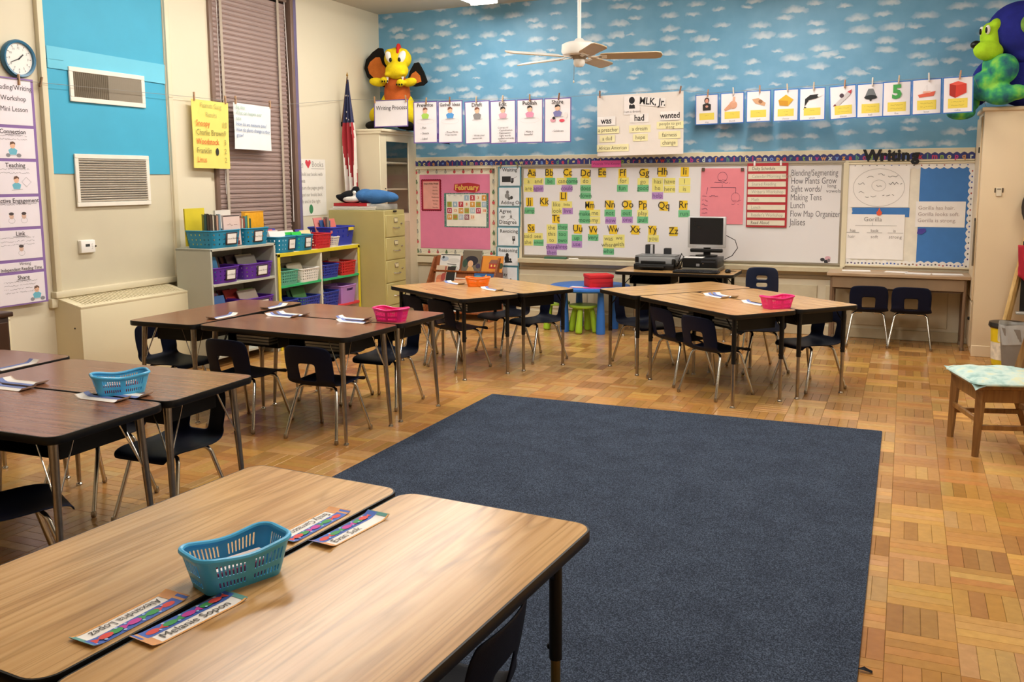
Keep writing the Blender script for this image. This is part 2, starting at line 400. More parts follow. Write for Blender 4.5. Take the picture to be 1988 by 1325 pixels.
# left wall with the window opening
WY0, WY1, WZ0, WZ1 = 6.68, 7.92, .98, 3.47
lw = MB()
for y0, y1, z0, z1 in ((FY-.12, WY0, -.1, CZ), (WY1, BY+.12, -.1, CZ), (WY0, WY1, -.1, WZ0), (WY0, WY1, WZ1, CZ)):
    lw.box((LX-.1, (y0+y1)/2, (z0+z1)/2), (.2, y1-y0, z1-z0))
wall_left = struct('wall_left', lw, WALL)
wall_back = struct('wall_back', MB().box(((LX+RX)/2, BY+.06, CZ/2-.05), (RX-LX, .12, CZ+.1)), WALL)
wall_right = struct('wall_right', MB().box((RX+.06, (BY+FY)/2, CZ/2-.05), (.12, BY-FY+.24, CZ+.1)), WALL)
wall_front = struct('wall_front', MB().box(((LX+RX)/2, FY-.06, CZ/2-.05), (RX-LX, .12, CZ+.1)), WALL)
wp = bx('wallpaper', ((LX+RX)/2, BY-.002, (1.86+CZ)/2), (RX-LX, .004, CZ-1.86), CLOUDS, wall_back); wp['label'] = 'blue wallpaper printed with small white clouds'
# parquet -------------------------------------------------------------------
Q = .2275; FW = Q/4; GAP = .0009
def strip_mesh(lx, ly):
    hx, hy = lx/2-GAP/2, ly/2-GAP/2; c = .0012; z0, z1 = -.011, 0
    vs = [(-hx, -hy, z0), (hx, -hy, z0), (hx, hy, z0), (-hx, hy, z0), (-hx, -hy, z1-c), (hx, -hy, z1-c), (hx, hy, z1-c), (-hx, hy, z1-c), (-hx+c, -hy+c, z1), (hx-c, -hy+c, z1), (hx-c, hy-c, z1), (-hx+c, hy-c, z1)]
    fs = [(8, 9, 10, 11)]
    for a in (0, 4):
        for i in range(4): j = (i+1) % 4; fs.append((a+i, a+j, a+4+j, a+4+i))
    return vs, fs
TONES = ['#bf8d4c', '#b88446', '#c9994f', '#ad783d', '#c4935a', '#cd9f5c', '#a67137', '#bd8b4c', '#c69a64', '#b07c48']
_old = ['#c08a45', '#b98242', '#cf9d57', '#ad7438', '#c7924d', '#d6a863', '#9c6733', '#bd8848', '#c99a5e', '#a87243']
strips = []
nx0, nx1 = math.floor(LX/Q), math.ceil(RX/Q); ny0, ny1 = math.floor(FY/Q), math.ceil(BY/Q)
YOFF = .105
rs = random.Random(5)
for i in range(nx0, nx1):
    for j in range(ny0-1, ny1+1):
        cx, cy = (i+.5)*Q, YOFF+(j+.5)*Q
        vert = (i+j) % 2 == 0
        t0 = lin(rs.choice(TONES)); k0 = rs.uniform(.86, 1.08)*(.90 if vert else 1.06)  # square tone follows strip direction: grain reflection put into the colour
        for k in range(4):
            t1 = lin(rs.choice(TONES)); a = .3 if rs.random() < .85 else .8
            col = tuple((t0[q]*(1-a)+t1[q]*a)*k0*rs.uniform(.94, 1.05) for q in range(3))+(1,)
            off = (k-1.5)*FW
            x, y = (cx+off, cy) if vert else (cx, cy+off)
            if x < LX+.02 or x > RX-.02 or y < FY+.02 or y > BY-.02: continue
            strips.append((x, y, vert, col))
def vis_score(x, y):
    """larger in the photograph = smaller distance, on the open floor right of the rug and between the desks"""
    d = Vector((x, y, -EYE)); dep = d.dot(fwd)
    if dep < .5: return 0
    u = d.dot(r2)/dep*FPX; v = -d.dot(u2)/dep*FPX
    if abs(u) > 1000 or v > 750 or v < -585: return 0
    if -2.76 < x < -.07 and 2.0 < y < 6.0: return 0
    if x < -2.75 and y < 4.3: return 0
    if x < -.6 and y < 2.6: return 0
    return 1/dep**3
order = sorted(range(len(strips)), key=lambda q: -vis_score(strips[q][0], strips[q][1]))
single = set(order[:300])
SV = MB().add(*strip_mesh(FW, Q)).mesh('parquet_strip', PARQ_O, 0); SH = MB().add(*strip_mesh(Q, FW)).mesh('parquet_strip', PARQ_O, 0)
fieldb = MB(); mv, mh = strip_mesh(FW, Q), strip_mesh(Q, FW)
for q, (x, y, vert, col) in enumerate(strips):
    if q in single:
        o = link('parquet_strip', SV if vert else SH, floor, (x, y, 0)); o.color = col
    else:
        vs, fs = mv if vert else mh
        k = len(fieldb.v); fieldb.v += [(a+x, b+y, c) for a, b, c in vs]
        for f in fs: fieldb.f.append([k+e for e in f]); fieldb.m.append(0); fieldb.c.append(col)
fo = fieldb.build('parquet_field', PARQ_A, floor, smooth=0); fo['kind'] = 'stuff'
# trims and baseboards ----------------------------------------------------------
def st(name, c, z, mat=TRIM, b=.004): return struct(name, MB().box(c, z, b=b), mat)
st('baseboard_back', ((LX+RX)/2, BY-.009, .05), (RX-LX, .018, .10), M('#cbbd9c', .5))
st('baseboard_left', (LX+.009, (BY+FY)/2, .05), (.018, BY-FY-.04, .10), M('#cbbd9c', .5))
st('trim_1', (-2.43, BY-.012, 1.80), (6.0, .024, .122))
st('trim_2', (-4.88, BY-.015, .645), (1.10, .03, .075))
st('trim_3', (-.56, BY-.014, 1.22), (.045, .028, 1.04))
st('trim_4', (-4.175, BY-.013, 1.22), (.30, .026, 1.05))
st('trim_5', (-2.43, BY-.007, .59), (6.0, .014, .035), M('#a08d6e', .5))
for k, (x, z) in enumerate(((-3.8, .28), (-2.6, .28), (-1.35, .28), (-.15, .28))):
    st('trim_%d' % (6+k), (x, BY-.006, z+.04), (1.12, .012, .38), M('#d2c6a8', .55))
# left wall: recessed panel (old window bay) with frame
pan = thing('window_2', None, None, (LX, 5.515, 0)); pan['kind'] = 'structure'
PNL = M('#cfc6ad', .6, 0, .04, 2)
bx('panel_board', (.006, 0, 2.14), (.012, 1.2, 2.82), PNL, pan)
for y in (-.625, .625): bx('panel_frame', (.022, y, 2.12), (.044, .05, 2.86), TRIM, pan, b=.006)
bx('panel_sill', (.03, 0, .745), (.06, 1.34, .05), TRIM, pan, b=.008)
bx('sill_block', (.02, -.66, .685), (.04, .07, .07), TRIM, pan, b=.005)
st('trim_10', (LX+.012, 6.36, 1.9), (.024, .50, 3.3), WALL)
st('trim_11', (LX+.009, 4.93, .32), (.018, .03, .74), M('#8b7a5d', .6))
# window with frame -----------------------------------------------------------------
win = thing('window_1', None, None, (LX, 7.3, 0)); win['kind'] = 'structure'
WFR = M('#7d6558', .4, 0, .05)
for y in (-.60, .60): bx('window_frame', (-.05, y, 2.225), (.15, .05, 2.49), WFR, win, b=.006)
bx('window_frame', (-.05, 0, 3.445), (.15, 1.16, .05), WFR, win, b=.006)
bx('window_frame', (-.12, 0, 2.2), (.03, 1.16, .05), WFR, win, b=.004)
bx('window_sill', (.0, 0, .965), (.24, 1.30, .04), TRIM, win, b=.006)
bx('pane', (-.125, 0, 1.59), (.006, 1.14, 1.2), M('#1c2027', .08, 0, 0), win)
bx('pane', (-.125, 0, 2.83), (.006, 1.14, 1.2), M('#1c2027', .08, 0, 0), win)
# venetian blind -------------------------------------------------------------
bl = thing('window_blind', 'closed brown venetian blind with two cloth tapes covering the window', 'blind', (LX-.02, 7.28, 1.02))
SLAT = M('#a18a83', .35, 0, .03, 4)
slat = MB()
sl = [(.020, -.026), (.012, -.012), (.010, .004), (.014, .018), (.022, .030)]
slat.add([(x, y, z) for y in (-.53, .53) for x, z in sl]+[(x-.0025, y, z) for y in (-.53, .53) for x, z in sl],
         [(i, i+1, 6+i, 5+i) for i in range(4)]+[(10+i+1, 10+i, 15+i, 16+i) for i in range(4)])
slm = slat.mesh('slat', SLAT)
for k in range(52): link('slat', slm, bl, (.0, 0, .04+k*.0445))
for y in (-.44, .40): bx('ladder_tape', (.036, y, 1.19), (.003, .034, 2.34), M('#b5a796', .7), bl)
bx('head_rail', (.015, 0, 2.39), (.06, 1.08, .06), WFR, bl, b=.005)
bx('bottom_rail', (.015, 0, .012), (.03, 1.07, .025), WFR, bl, b=.005)
MB().tube([(.045, -.50, 2.36), (.05, -.505, 1.4), (.055, -.49, .45)], .0025, 6).build('pull_cord', PAPER, bl)
MB().tube([(.035, .51, 2.36), (.05, .525, 1.4), (.04, .535, .15)], .004, 6).build('tilt_cord', PAPER, bl)
st('trim_12', (LX+.006, 7.965, 2.2), (.012, .05, 2.5), M('#6d6287', .5))
# blue paper over the panel -------------------------------------------------------------
bp_ = sheet('paper_covering', 'bright blue paper covering the upper wall panel around the vents', 'paper', (LX+.016, 5.52, 2.62), 1.17, 1.94, BLUEPAPER, LEFT, wav=.004, nu=18, nv=26)
sheet('paper_strip', 'overlapping strip', 'paper', (0, -.12, .008), 1.165, .16, M('#6ac4e0', .6, 0, .04, 3), (0, 0, 0), parent=bp_, rot=-.01, wav=.003)
for y, dz in ((-.52, .02), (.0, -.12), (.25, -.18)): MB().box((y, dz-.15, .0085), (.16, .003, .001)).build('crease', M('#1f6f86', .7), bp_)
# vents -------------------------------------------------------------
v = thing('wall_vent', 'white framed vent with dark vertical louvres on blue paper', 'vent', (LX+.022, 5.485, 2.325))
FR = M('#ece6da', .45, 0, .03)
def vframe(v, w_, h_, t):
    for s_ in (-1, 1):
        bx('vent_frame', (.008, 0, s_*(h_/2-t/2)), (.016, w_, t), FR, v, b=.003)
        bx('vent_frame', (.008, s_*(w_/2-t/2), 0), (.016, t, h_-2*t), FR, v, b=.003)
vframe(v, .745, .26, .036)
bx('vent_back', (.001, 0, 0), (.002, .68, .19), M('#2a241f', .8), v)
lv = MB().box((0, 0, 0), (.014, .006, .186)).mesh('louvre', M('#8d8271', .5), 0)
for k in range(36):
    o = link('louvre', lv, v, (.008, -.325+k*.0186, 0), (0, 0, .5 if k < 18 else 1.15))
v = thing('wall_vent', 'white return-air grille with horizontal slats below the blue paper', 'vent', (LX+.022, 5.485, 1.60))
vframe(v, .745, .405, .034)
bx('vent_back', (.001, 0, 0), (.002, .69, .34), M('#3a332b', .8), v)
lh = MB().box((0, 0, 0), (.003, .68, .015)).mesh('slat', FR, 0)
for k in range(18): link('slat', lh, v, (.011, 0, -.158+k*.0186), (0, .75, 0))
# thermostat -------------------------------------------------------------
t = thing('thermostat', 'white wall thermostat with a small dark display', 'thermostat', (LX+.014, 5.18, 1.09))
bx('back_plate', (.003, .0, 0), (.006, .145, .105), M('#dcd6cb', .5), t, b=.002)
bx('case', (.02, -.004, .001), (.03, .135, .098), WHITE, t, b=.008)
bx('display', (.0355, -.012, .010), (.002, .040, .020), M('#3b3f41', .2), t)
for k in range(3): bx('button', (.036, .032, .018-k*.016), (.003, .012, .007), M('#d5d2cc', .5), t, b=.001)
MB().cyl((.034, .062, .0), (.04, .062, 0), .007, n=12).build('key_lock', M('#5d5446', .4, 1), t)
# radiator cabinets -------------------------------------------------------------
def radiator(label, y0, y1):
    r = thing('radiator_cover', label, 'radiator', (LX, (y0+y1)/2, 0), group='cream radiator covers along the left wall')
    L = y1-y0
    sl = .225
    bx('front_panel', (.262, 0, .335), (.016, L, .63), CREAM, r, b=.005)
    for s_ in (-1, 1): MB().prism([(0, .02), (.258, .02), (.258, .645), (0, .705)], -.01, .01).build('side_panel', CREAM, r, (0, s_*(L/2-.01), 0), (PI/2, 0, 0))
    for x in (.022, .247): bx('top_rail', (x, 0, .713-.23*x), (.05, L, .026), CREAM, r, b=.005, rot=(0, sl, 0))
    for s_ in (-1, 1): bx('top_rail', (.134, s_*(L/2-.03), .713-.23*.134), (.18, .06, .026), CREAM, r, b=.005, rot=(0, sl, 0))
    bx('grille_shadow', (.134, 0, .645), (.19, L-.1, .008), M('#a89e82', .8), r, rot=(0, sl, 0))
    n = int((L-.12)/.030); fin = MB().box((0, 0, 0), (.180, .017, .018), b=.002).mesh('grille_bar', CREAM, 0)
    for k in range(n): link('grille_bar', fin, r, (.134, -(L-.12)/2+(k+.5)*(L-.12)/n, .714-.23*.134), (0, sl, 0))
    MB().cyl((.2, -L/2-.004, .50), (.2, -L/2+.01, .50), .006, n=8).build('screw', RUBBER, r)
    return r
radiator('long cream radiator cover below the blue-papered wall panel', 4.87, 5.99)
radiator('cream radiator cover cut off by the left edge, behind the dark cart', 3.2, 4.29)
# clock -------------------------------------------------------------
c = thing('wall_clock', 'round wall clock with a blue rim and white dial', 'clock', (LX+.002, 4.70, 2.46), rot=LEFT)
MB().lathe([(.118, 0), (.132, .006), (.134, .03), (.126, .044), (.112, .040), (.110, .022)], 40, caps=False).build('rim', M('#2f6e92', .3), c)
MB().lathe([(.118, .006), (.112, .022), (.0, .022)], 40, caps=False).build('dial', WHITE, c)
pr = PR(.0235)
for k in range(12):
    a = k*PI/6; pr.line(.088*math.sin(a), .088*math.cos(a), .1*math.sin(a), .1*math.cos(a), .004, '#6b6b6b'); pr.z -= .00012
pr.put(c, 'hour_marks')
for L, a, w_ in ((.075, math.radians(-114), .006), (.055, math.radians(48), .009)):
    MB().box((0, L/2-.008, .0275), (w_, L, .002)).build('clock_hand', M('#3a3a3a', .5), c, rot=(0, 0, -a))
for k in range(1, 13):
    a = k*PI/6; T(c, str(k), .074*math.sin(a), .074*math.cos(a), .022, '#8a8a8a', z=.0245)
# ceiling lights -------------------------------------------------------------
def fixture(x, y, label):
    f = thing('fluorescent_light', label, 'ceiling light', (x, y, CZ), group='fluorescent ceiling lights')
    bx('housing', (0, 0, -.02), (.33, 1.21, .04), WHITE, f, b=.004)
    b = MB(); pr_ = [(-.155, -.04), (-.15, -.08), (-.11, -.1), (.11, -.1), (.15, -.08), (.155, -.04)]
    n = len(pr_); b.add([(px, yy, pz) for yy in (-.595, .595) for px, pz in pr_], [(i, n+i, n+i+1, i+1) for i in range(n-1)]+[tuple(range(n)), tuple(range(2*n-1, n-1, -1))])
    b.build('diffuser', GLOW, f)
    for s_ in (-1, 1): bx('end_cap', (0, s_*.602, -.055), (.32, .012, .09), WHITE, f, b=.003)
for k in range(4): fixture(-4.24, 8.50-k*1.24, ['fluorescent ceiling light nearest the cloud wallpaper', 'fluorescent ceiling light second from the cloud wallpaper', 'fluorescent ceiling light third from the cloud wallpaper', 'fluorescent ceiling light fourth from the cloud wallpaper'][k])
for k in range(6): fixture(-1.24, 8.24-k*1.24, ['fluorescent ceiling light over the computer desk', 'fluorescent ceiling light over the right desk group', 'fluorescent ceiling light over the far edge of the rug', 'fluorescent ceiling light over the middle of the rug', 'fluorescent ceiling light over the near part of the rug', 'fluorescent ceiling light over the nearest oak desks'][k])  # row out of view; first and last two lights added for brightness
for k in range(2): fixture(1.76, 7.0-k*2.48, ['fluorescent ceiling light before the tall beige cabinet', 'fluorescent ceiling light over the wooden chair side of the room'][k])  # unseen row, added to brighten the right side and back wall
# ceiling fan -------------------------------------------------------------
f = thing('ceiling_fan', 'white five-bladed ceiling fan hanging on a long rod', 'ceiling fan', (-2.74, 7.88, 2.66))
FW_ = M('#ece9e2', .3, 0, .02)
MB().cyl((0, 0, .15), (0, 0, CZ-2.66), .016, n=14).build('down_rod', FW_, f)
MB().lathe([(.02, -.08), (.07, -.06), (.07, -.001)], 24, (0, 0, CZ-2.66)).build('canopy', FW_, f)
MB().lathe([(.03, .17), (.05, .15), (.12, .135), (.155, .118), (.16, .055), (.145, .03), (.09, .02)], 32).build('motor_housing', FW_, f)
MB().lathe([(.09, .02), (.06, .0), (.055, -.012)], 24).build('vent_ring', M('#8a7d6c', .5), f)
MB().lathe([(.05, -.01), (.052, -.05), (.035, -.075), (.0, -.08)], 24).build('switch_cup', FW_, f)
MB().tube([(-.04, -.02, -.05), (-.045, -.02, -.20)], .0022, 6).build('pull_chain', CHROMED, f)
MB().ell((-.045, -.02, -.205), (.008, .008, .012)).build('chain_knob', FW_, f)
blade = MB(); pl = [(.19, -.05), (.24, -.062), (.68, -.07), (.72, -.055), (.735, 0), (.72, .055), (.68, .07), (.24, .062), (.19, .05)]
blade.prism(pl, -.004, .0035); blade.prism(pl, .0035, .0045, 1); bm_ = blade.mesh('blade', [M('#b59d78', .45, 0, .05), FW_])
irn = MB().box((.14, 0, 0), (.13, .03, .008), b=.003).box((.21, 0, 0), (.07, .07, .008), b=.003).mesh('blade_iron', FW_)
for a in (15, 87, 159, 231, 303):
    o = link('blade', bm_, f, (0, 0, .012), (math.radians(12), 0, 0)); o.rotation_euler = (Matrix.Rotation(math.radians(a), 3, 'Z') @ Matrix.Rotation(math.radians(-16), 3, 'X')).to_euler()
    i_ = link('blade_iron', irn, f, (0, 0, .008)); i_.rotation_euler = o.rotation_euler
# display lines (strings) -------------------------------------------------------------
def string(label, pts): tag(MB().tube(pts, .0018, 5).build('display_line', M('#8d8a84', .6), None), label, 'string')
string('thin string along the left wall holding charts', [(LX+.05, 3.6, 2.32), (LX+.06, 4.85, 2.305), (LX+.07, 6.4, 2.325), (LX+.07, 7.5, 2.335), (LX+.02, 8.87, 2.50)])
string('thin string in front of the cloud wallpaper holding writing charts', [(LX+.02, 8.87, 2.50), (-5.5, 8.96, 2.487), (-4.3, 9.0, 2.445), (-3.2, 9.05, 2.44), (-2.2, 9.2, 2.475), (-1.9, 9.48, 2.46)])
string('thin string rising towards the tall cabinet holding picture cards', [(-2.05, 9.55, 2.455), (-1.4, 9.33, 2.452), (-.6, 9.09, 2.446), (.1, 8.84, 2.438), (.47, 8.74, 2.43), (.60, 8.948, 2.17)])
hk = MB().cyl((LX, 8.87, 2.5), (LX+.03, 8.87, 2.5), .006, n=8).ell((LX+.032, 8.87, 2.5), (.012, .018, .018)); tag(hk.build('wall_hook', M('#5b5347', .4, 1), None), 'small metal hook on the left wall tying the string', 'hook')

# ================================================================== BOARDS ON THE BACK WALL
def frame4(parent, w_, h_, t, d, mat, z=0, name='frame'):
    for s_ in (-1, 1):
        bx(name, (0, s_*(h_/2-t/2), z+d/2), (w_, t, d), mat, parent, b=.003)
        bx(name, (s_*(w_/2-t/2), 0, z+d/2), (t, h_-2*t, d), mat, parent, b=.003)
ALU = M('#b5ac9c', .35, .7, .05)
# alphabet border
def scallop(parent, x0, x1, y, h_, mat, name, n, up=1, z=.0, amp=None, vertical=False):
    b = MB(); w_ = (x1-x0)/n; amp = amp or h_*.28; pts = []
    for i in range(n):
        for k in range(4): a = k/4; pts.append((x0+(i+a)*w_, y+up*(h_/2-amp+amp*math.sin(a*PI))))
    pts.append((x1, y+up*(h_/2-amp)))
    lo = y-up*h_/2; vs = []
    for px, py in pts: vs += [(px, lo, z), (px, py, z)]
    if vertical: vs = [(q[1], q[0], q[2]) for q in vs]
    b.add(vs, [(2*i, 2*i+2, 2*i+3, 2*i+1) for i in range(len(pts)-1)])
    return b.build(name, mat, parent, smooth=0)
ab = thing('alphabet_border', 'blue scalloped alphabet border strip above the boards', 'border strip', (-2.43, BY-.0255, 1.79), rot=BACK)
scallop(ab, -3.0, 3.0, 0, .066, M('#2f3674', .6, 0, .15, 20), 'strip', 96, z=.001)
ALPH = 'ABCDEFGHIJKLMNOPQRSTUVWXYZ'; ACOL = ['#c2405f', '#8fae4c', '#d6c98a', '#b8397c', '#c9925f', '#c8d3c2', '#6f8fd0', '#d69a45', '#c43a3f', '#5e8f74']
for i in range(96): T(ab, ALPH[i % 26].lower(), -3.0+(i+.5)*.0625, -.008, .066, ACOL[i % 10], bold=.035, z=.0022)
# the word Writing in big black letters
wt = thing('word_cutout', 'black cut-out letters reading Writing above the right board', 'sign', (-.12, BY-.026, 1.795), rot=BACK)
WT = wt
for q_, x_ in zip('Writing', (-.205, -.105, -.052, -.01, .034, .094, .178)): T(wt, q_, x_, 0, .15, '#121112', bold=.045, z=.006, split='letter')
# left bulletin board ---------------------------------------------------------------
bb = thing('bulletin_board', 'cream bulletin board with pink centre beside the corner cupboard', 'bulletin board', (-4.88, BY-.001, 1.22), rot=BACK)
bx('board', (0, 0, .006), (1.10, 1.04, .012), M('#e5dfc9', .7), bb)
frame4(bb, 1.10, 1.04, .022, .026, TRIM)
bx('pink_paper', (-.005, -.0, .0145), (.92, .872, .002), PINKP, bb)
pr = PR(.0136)
for side in range(4):
    for i in range(9):
        u = -.47+i*.1175
        x, y = ((u, .475), (u, -.475), (-.505, u), (.505, u))[side]
        c1, c2 = random.choice([('#5f7a55', '#4c5a3f'), ('#b9655f', '#8c4a44'), ('#6b6459', '#3c3631'), ('#a9a79a', '#7c7a70'), ('#c24a4f', '#6a7a4a')])
        pr.ell(x, y-.008, .017, .02, c1, 10).ell(x, y+.016, .009, .010, c2, 8)
        if side < 2: pr.line(x+.03, y-.01, x+.085, y+.012, .003, '#b9b8a4')
        else: pr.line(x-.008, y+.03, x+.010, y+.085, .003, '#b9b8a4')
pr.put(bb, 'printed_border')['kind'] = 'stuff'
# birthday chart
bc = sheet('birthday_chart', 'pale list with a scalloped red border on the pink board', 'chart', (-5.19, BY-.018, 1.415), .26, .365, M('#c4304a', .7), BACK)
for s_ in (-1, 1):
    scallop(bc, -.13, .13, s_*.1825, .014, M('#c4304a', .7), 'scalloped_edge', 9, up=s_, z=.0, amp=.008)
    scallop(bc, -.1825, .1825, s_*.13, .014, M('#c4304a', .7), 'scalloped_edge', 12, up=s_, z=.0, amp=.008, vertical=True)
sheet('page', '', '', (0, 0, .0015), .215, .325, M('#e9a79a', .7), (0, 0, 0), parent=bc)
T(bc, 'Days of the Week', 0, .135, .026, '#4a2f2a', z=.0035, bold=.02)
for i, d in enumerate(('Sunday', 'Monday', 'Tuesday', 'Wednesday', 'Thursday', 'Friday', 'Saturday')): T(bc, d, .055, .095-i*.04, .022, '#6d4a42', z=.0035)
# calendar
ca = sheet('calendar', 'February calendar chart with coloured number squares on the pink board', 'calendar', (-4.73, BY-.018, 1.238), .58, .40, M('#4f7f73', .6), BACK)
sheet('page', '', '', (0, 0, .0015), .52, .375, M('#efece0', .7), (0, 0, 0), parent=ca)
pr = PR(.0022)
for i in range(34):
    a = i/34; pr.ell(-.285+.57*a, random.choice((-1, 1))*.195, .003, .003, '#dfe9e3', 6); pr.ell(random.choice((-1, 1))*.277, -.19+.38*a, .003, .003, '#dfe9e3', 6)
pr.put(ca, 'printed_border')['kind'] = 'stuff'
for i, d in enumerate(('Sun', 'Mon', 'Tue', 'Wed', 'Thu', 'Fri', 'Sat')): T(ca, d, -.218+i*.0755, .172, .02, '#8a8d90', z=.0035)
cols = ['#9fb9cc', '#c2434e', '#efe6cf', '#d79a3f', '#9aa84a', '#9fb9cc', '#c2434e', '#efe6cf', '#d79a3f', '#9aa84a', '#9fb9cc', '#b8405a', '#efe6cf', '#d79a3f', '#9aa84a', '#b4cbd2', '#b8405a', '#efe6cf', '#d79a3f', '#9aa84a', '#b4c3d6', '#8c4a5a', '#efe6cf']
for n in range(1, 24):
    i = n+2; cx, cy = -.218+(i % 7)*.0755, .145-(i//7)*.0745
    q = bx('number_square', (cx, cy, .0035), (.062, .062, .003), M(cols[n-1], .6), ca, b=.001)
    T(q, str(n), 0, 0, .044, '#d9683a' if cols[n-1] in ('#efe6cf', '#9aa84a') else '#f3efe6', bold=.03, z=.0022)
fb = thing('month_sign', 'red cut-out sign reading February above the calendar', 'sign', (-4.72, BY-.018, 1.505), rot=BACK)
MB().prism([(-.17, -.03), (-.12, -.055), (.0, -.045), (.1, -.06), (.165, -.035), (.17, .03), (.1, .045), (.02, .055), (-.08, .045), (-.16, .04)], 0, .003).build('sign_board', M('#b52b34', .6), fb)
T(fb, 'February', 0, -.002, .085, '#e3b85a', bold=.03, z=.0042)
# talk-move cards hanging in a strip
ts = thing('card_strip', 'hanging strip of white discussion cards edged in teal beside the whiteboard', 'poster strip', (-4.165, BY-.03, 1.09), rot=BACK)
TEAL = M('#4f8fa3', .6)
names = [('Waiting', .076, .09), ('Adding On', -.068, .07), ('Agree\nor\nDisagree', .0, .07), ('Revoicing', .062, .075), ('Reasoning', .07, .075), ('Say', .02, .08), ('Repeat', .05, .08)]
z = .65
for i, (s_, ty, sz) in enumerate(names):
    cyy = z-.114-i*.2285
    xo = -.008*i
    b_k = bx('card_backing', (xo, cyy, .002), (.285, .224, .004), TEAL, ts)
    cd_ = bx('card', (xo, cyy, .0052), (.252, .205, .002), M('#e4e9ee', .6), ts)
    pr = PR(.0016)
    if i == 0: pr.rect(-.04, -.03, .11, .065, '#2d2c2e').rect(.035, -.04, .03, .045, '#4b4a4c').ell(.03, -.062, .014, .014, '#1e1e1e').line(.05, -.02, .09, .0, .004, '#777')
    if i == 1: pr.ell(-.02, .05, .018, .022, '#777').ell(-.025, .01, .03, .03, '#8a8a8a').ell(.03, -.01, .018, .02, '#333').ell(.0, -.02, .02, .018, '#666')
    if i == 2: pr.ell(.03, -.0, .014, .02, '#8b8b8b').line(.03, -.01, -.02, -.04, .005, '#999').line(.03, -.01, .085, -.04, .005, '#999').line(.03, .02, .03, .05, .004, '#999')
    if i == 3: pr.rect(.07, -.02, .035, .05, '#2a2a2a').line(.07, -.04, .062, -.085, .008, '#333').ell(.07, -.01, .012, .014, '#aaa')
    if i == 4: pr.ell(-.005, .015, .02, .024, '#1f1f1f').ell(-.01, -.03, .03, .04, '#1f1f1f').poly([(-.04, -.075), (.06, -.07), (.05, -.05), (-.03, -.05)], '#1f1f1f').ell(.035, -.035, .012, .015, '#333')
    if i == 5: pr.ell(.045, -.045, .012, .022, '#2a2a2a')
    if i == 6: pr.ell(-.01, -.02, .03, .035, '#555')
    pr.put(cd_)
    if i == 2:
        T(cd_, 'Agree', -.04, .062, .062, '#2e2c2d', bold=.01); T(cd_, 'or', -.07, .0, .055, '#2e2c2d', bold=.01); T(cd_, 'Disagree', -.01, -.062, .062, '#2e2c2d', bold=.01)
    else: T(cd_, s_, (0, .025, 0, .01, .005, -.035, 0)[i], ty, .058, '#2e2c2d', bold=.01)
for s_ in (-.11, .10): bx('hanger_clip', (s_, .655, .01), (.012, .06, .014), M('#857a63', .5), ts)
# whiteboard ---------------------------------------------------------------
wb = thing('whiteboard', 'long framed whiteboard covered with alphabet word cards', 'whiteboard', (-2.30, BY-.001, 1.2275), rot=BACK)
bx('writing_surface', (0, 0, .007), (3.42, 1.0, .014), M('#e2dfe0', .16, 0, .01, 1), wb)
frame4(wb, 3.44, 1.02, .022, .022, ALU)
bx('map_rail', (0, .517, .014), (3.46, .026, .028), ALU, wb, b=.003)
bx('marker_tray', (0, -.535, .045), (3.5, .02, .09), M('#cfc3a5', .45), wb, b=.005)
bx('tray_lip', (0, -.553, .082), (3.5, .05, .014), M('#c7ba9b', .45), wb, b=.004)
for s_, x, y, sz in (('Blending/Segmenting', .80, .41, .09), ('How Plants Grow', .80, .33, .09), ('Sight words/ long\nvowels', .80, .25, .09), ('Making Tens', .80, .165, .09), ('Lunch', .80, .085, .09), ('Flow Map Organizer', .80, .0, .088), ('Jalises', .80, -.085, .098)):
    if '\n' in s_:
        T(wb, 'Sight words/', x+.42, y, sz, '#6b696d', 'LEFT', z=.0155, sx=.66); T(wb, 'long', x+.77, y+.03, .05, '#6b696d', 'LEFT', z=.0155); T(wb, 'vowels', x+.76, y-.02, .05, '#6b696d', 'LEFT', z=.0155)
    else: T(wb, s_, x+.42, y, sz, '#6b696d', 'LEFT', z=.0155, sx=.60 if 'Blend' in s_ else .66)
pr = PR(.0155); pr.ell(1.55, -.455, .022, .018, '#37343a').ell(1.60, -.44, .028, .022, '#cfa2ae').ell(1.585, -.475, .02, .02, '#2b2a30').ell(1.61, -.462, .015, .018, '#7d6f74'); pr.put(wb, 'magnet_pictures')
tag(bx('whiteboard_eraser', (-3.60, BY-.055, .7135), (.26, .05, .022), M('#3f6a50', .8), b=.004), 'green felt eraser lying in the marker tray under Ss cards', 'eraser')
tag(MB().cyl((-3.44, BY-.06, .711), (-3.33, BY-.055, .711), .008, n=10).build('marker', WHITE), 'white marker lying in the tray beside the green eraser', 'marker')
LET=[('Aa',-3.90,1.66),('Bb',-3.69,1.66),('Cc',-3.47,1.66),('Dd',-3.26,1.65),('Ee',-3.07,1.66),('Ff',-2.84,1.65),('Gg',-2.60,1.65),('Hh',-2.40,1.66),('Ii',-2.16,1.66),('Jj',-3.93,1.34),('Kk',-3.75,1.34),('Ll',-3.52,1.40),('Mm',-3.21,1.30),('Nn',-2.98,1.31),('Oo',-2.78,1.31),('Pp',-2.61,1.31),('Qq',-2.38,1.30),('Rr',-2.17,1.31),('Ss',-3.91,1.04),('Tt',-3.61,1.15),('Uu',-3.35,1.04),('Vv',-3.17,1.03),('Ww',-2.94,1.04),('Xx',-2.69,1.04),('Yy',-2.50,1.04),('Zz',-2.27,1.03)]
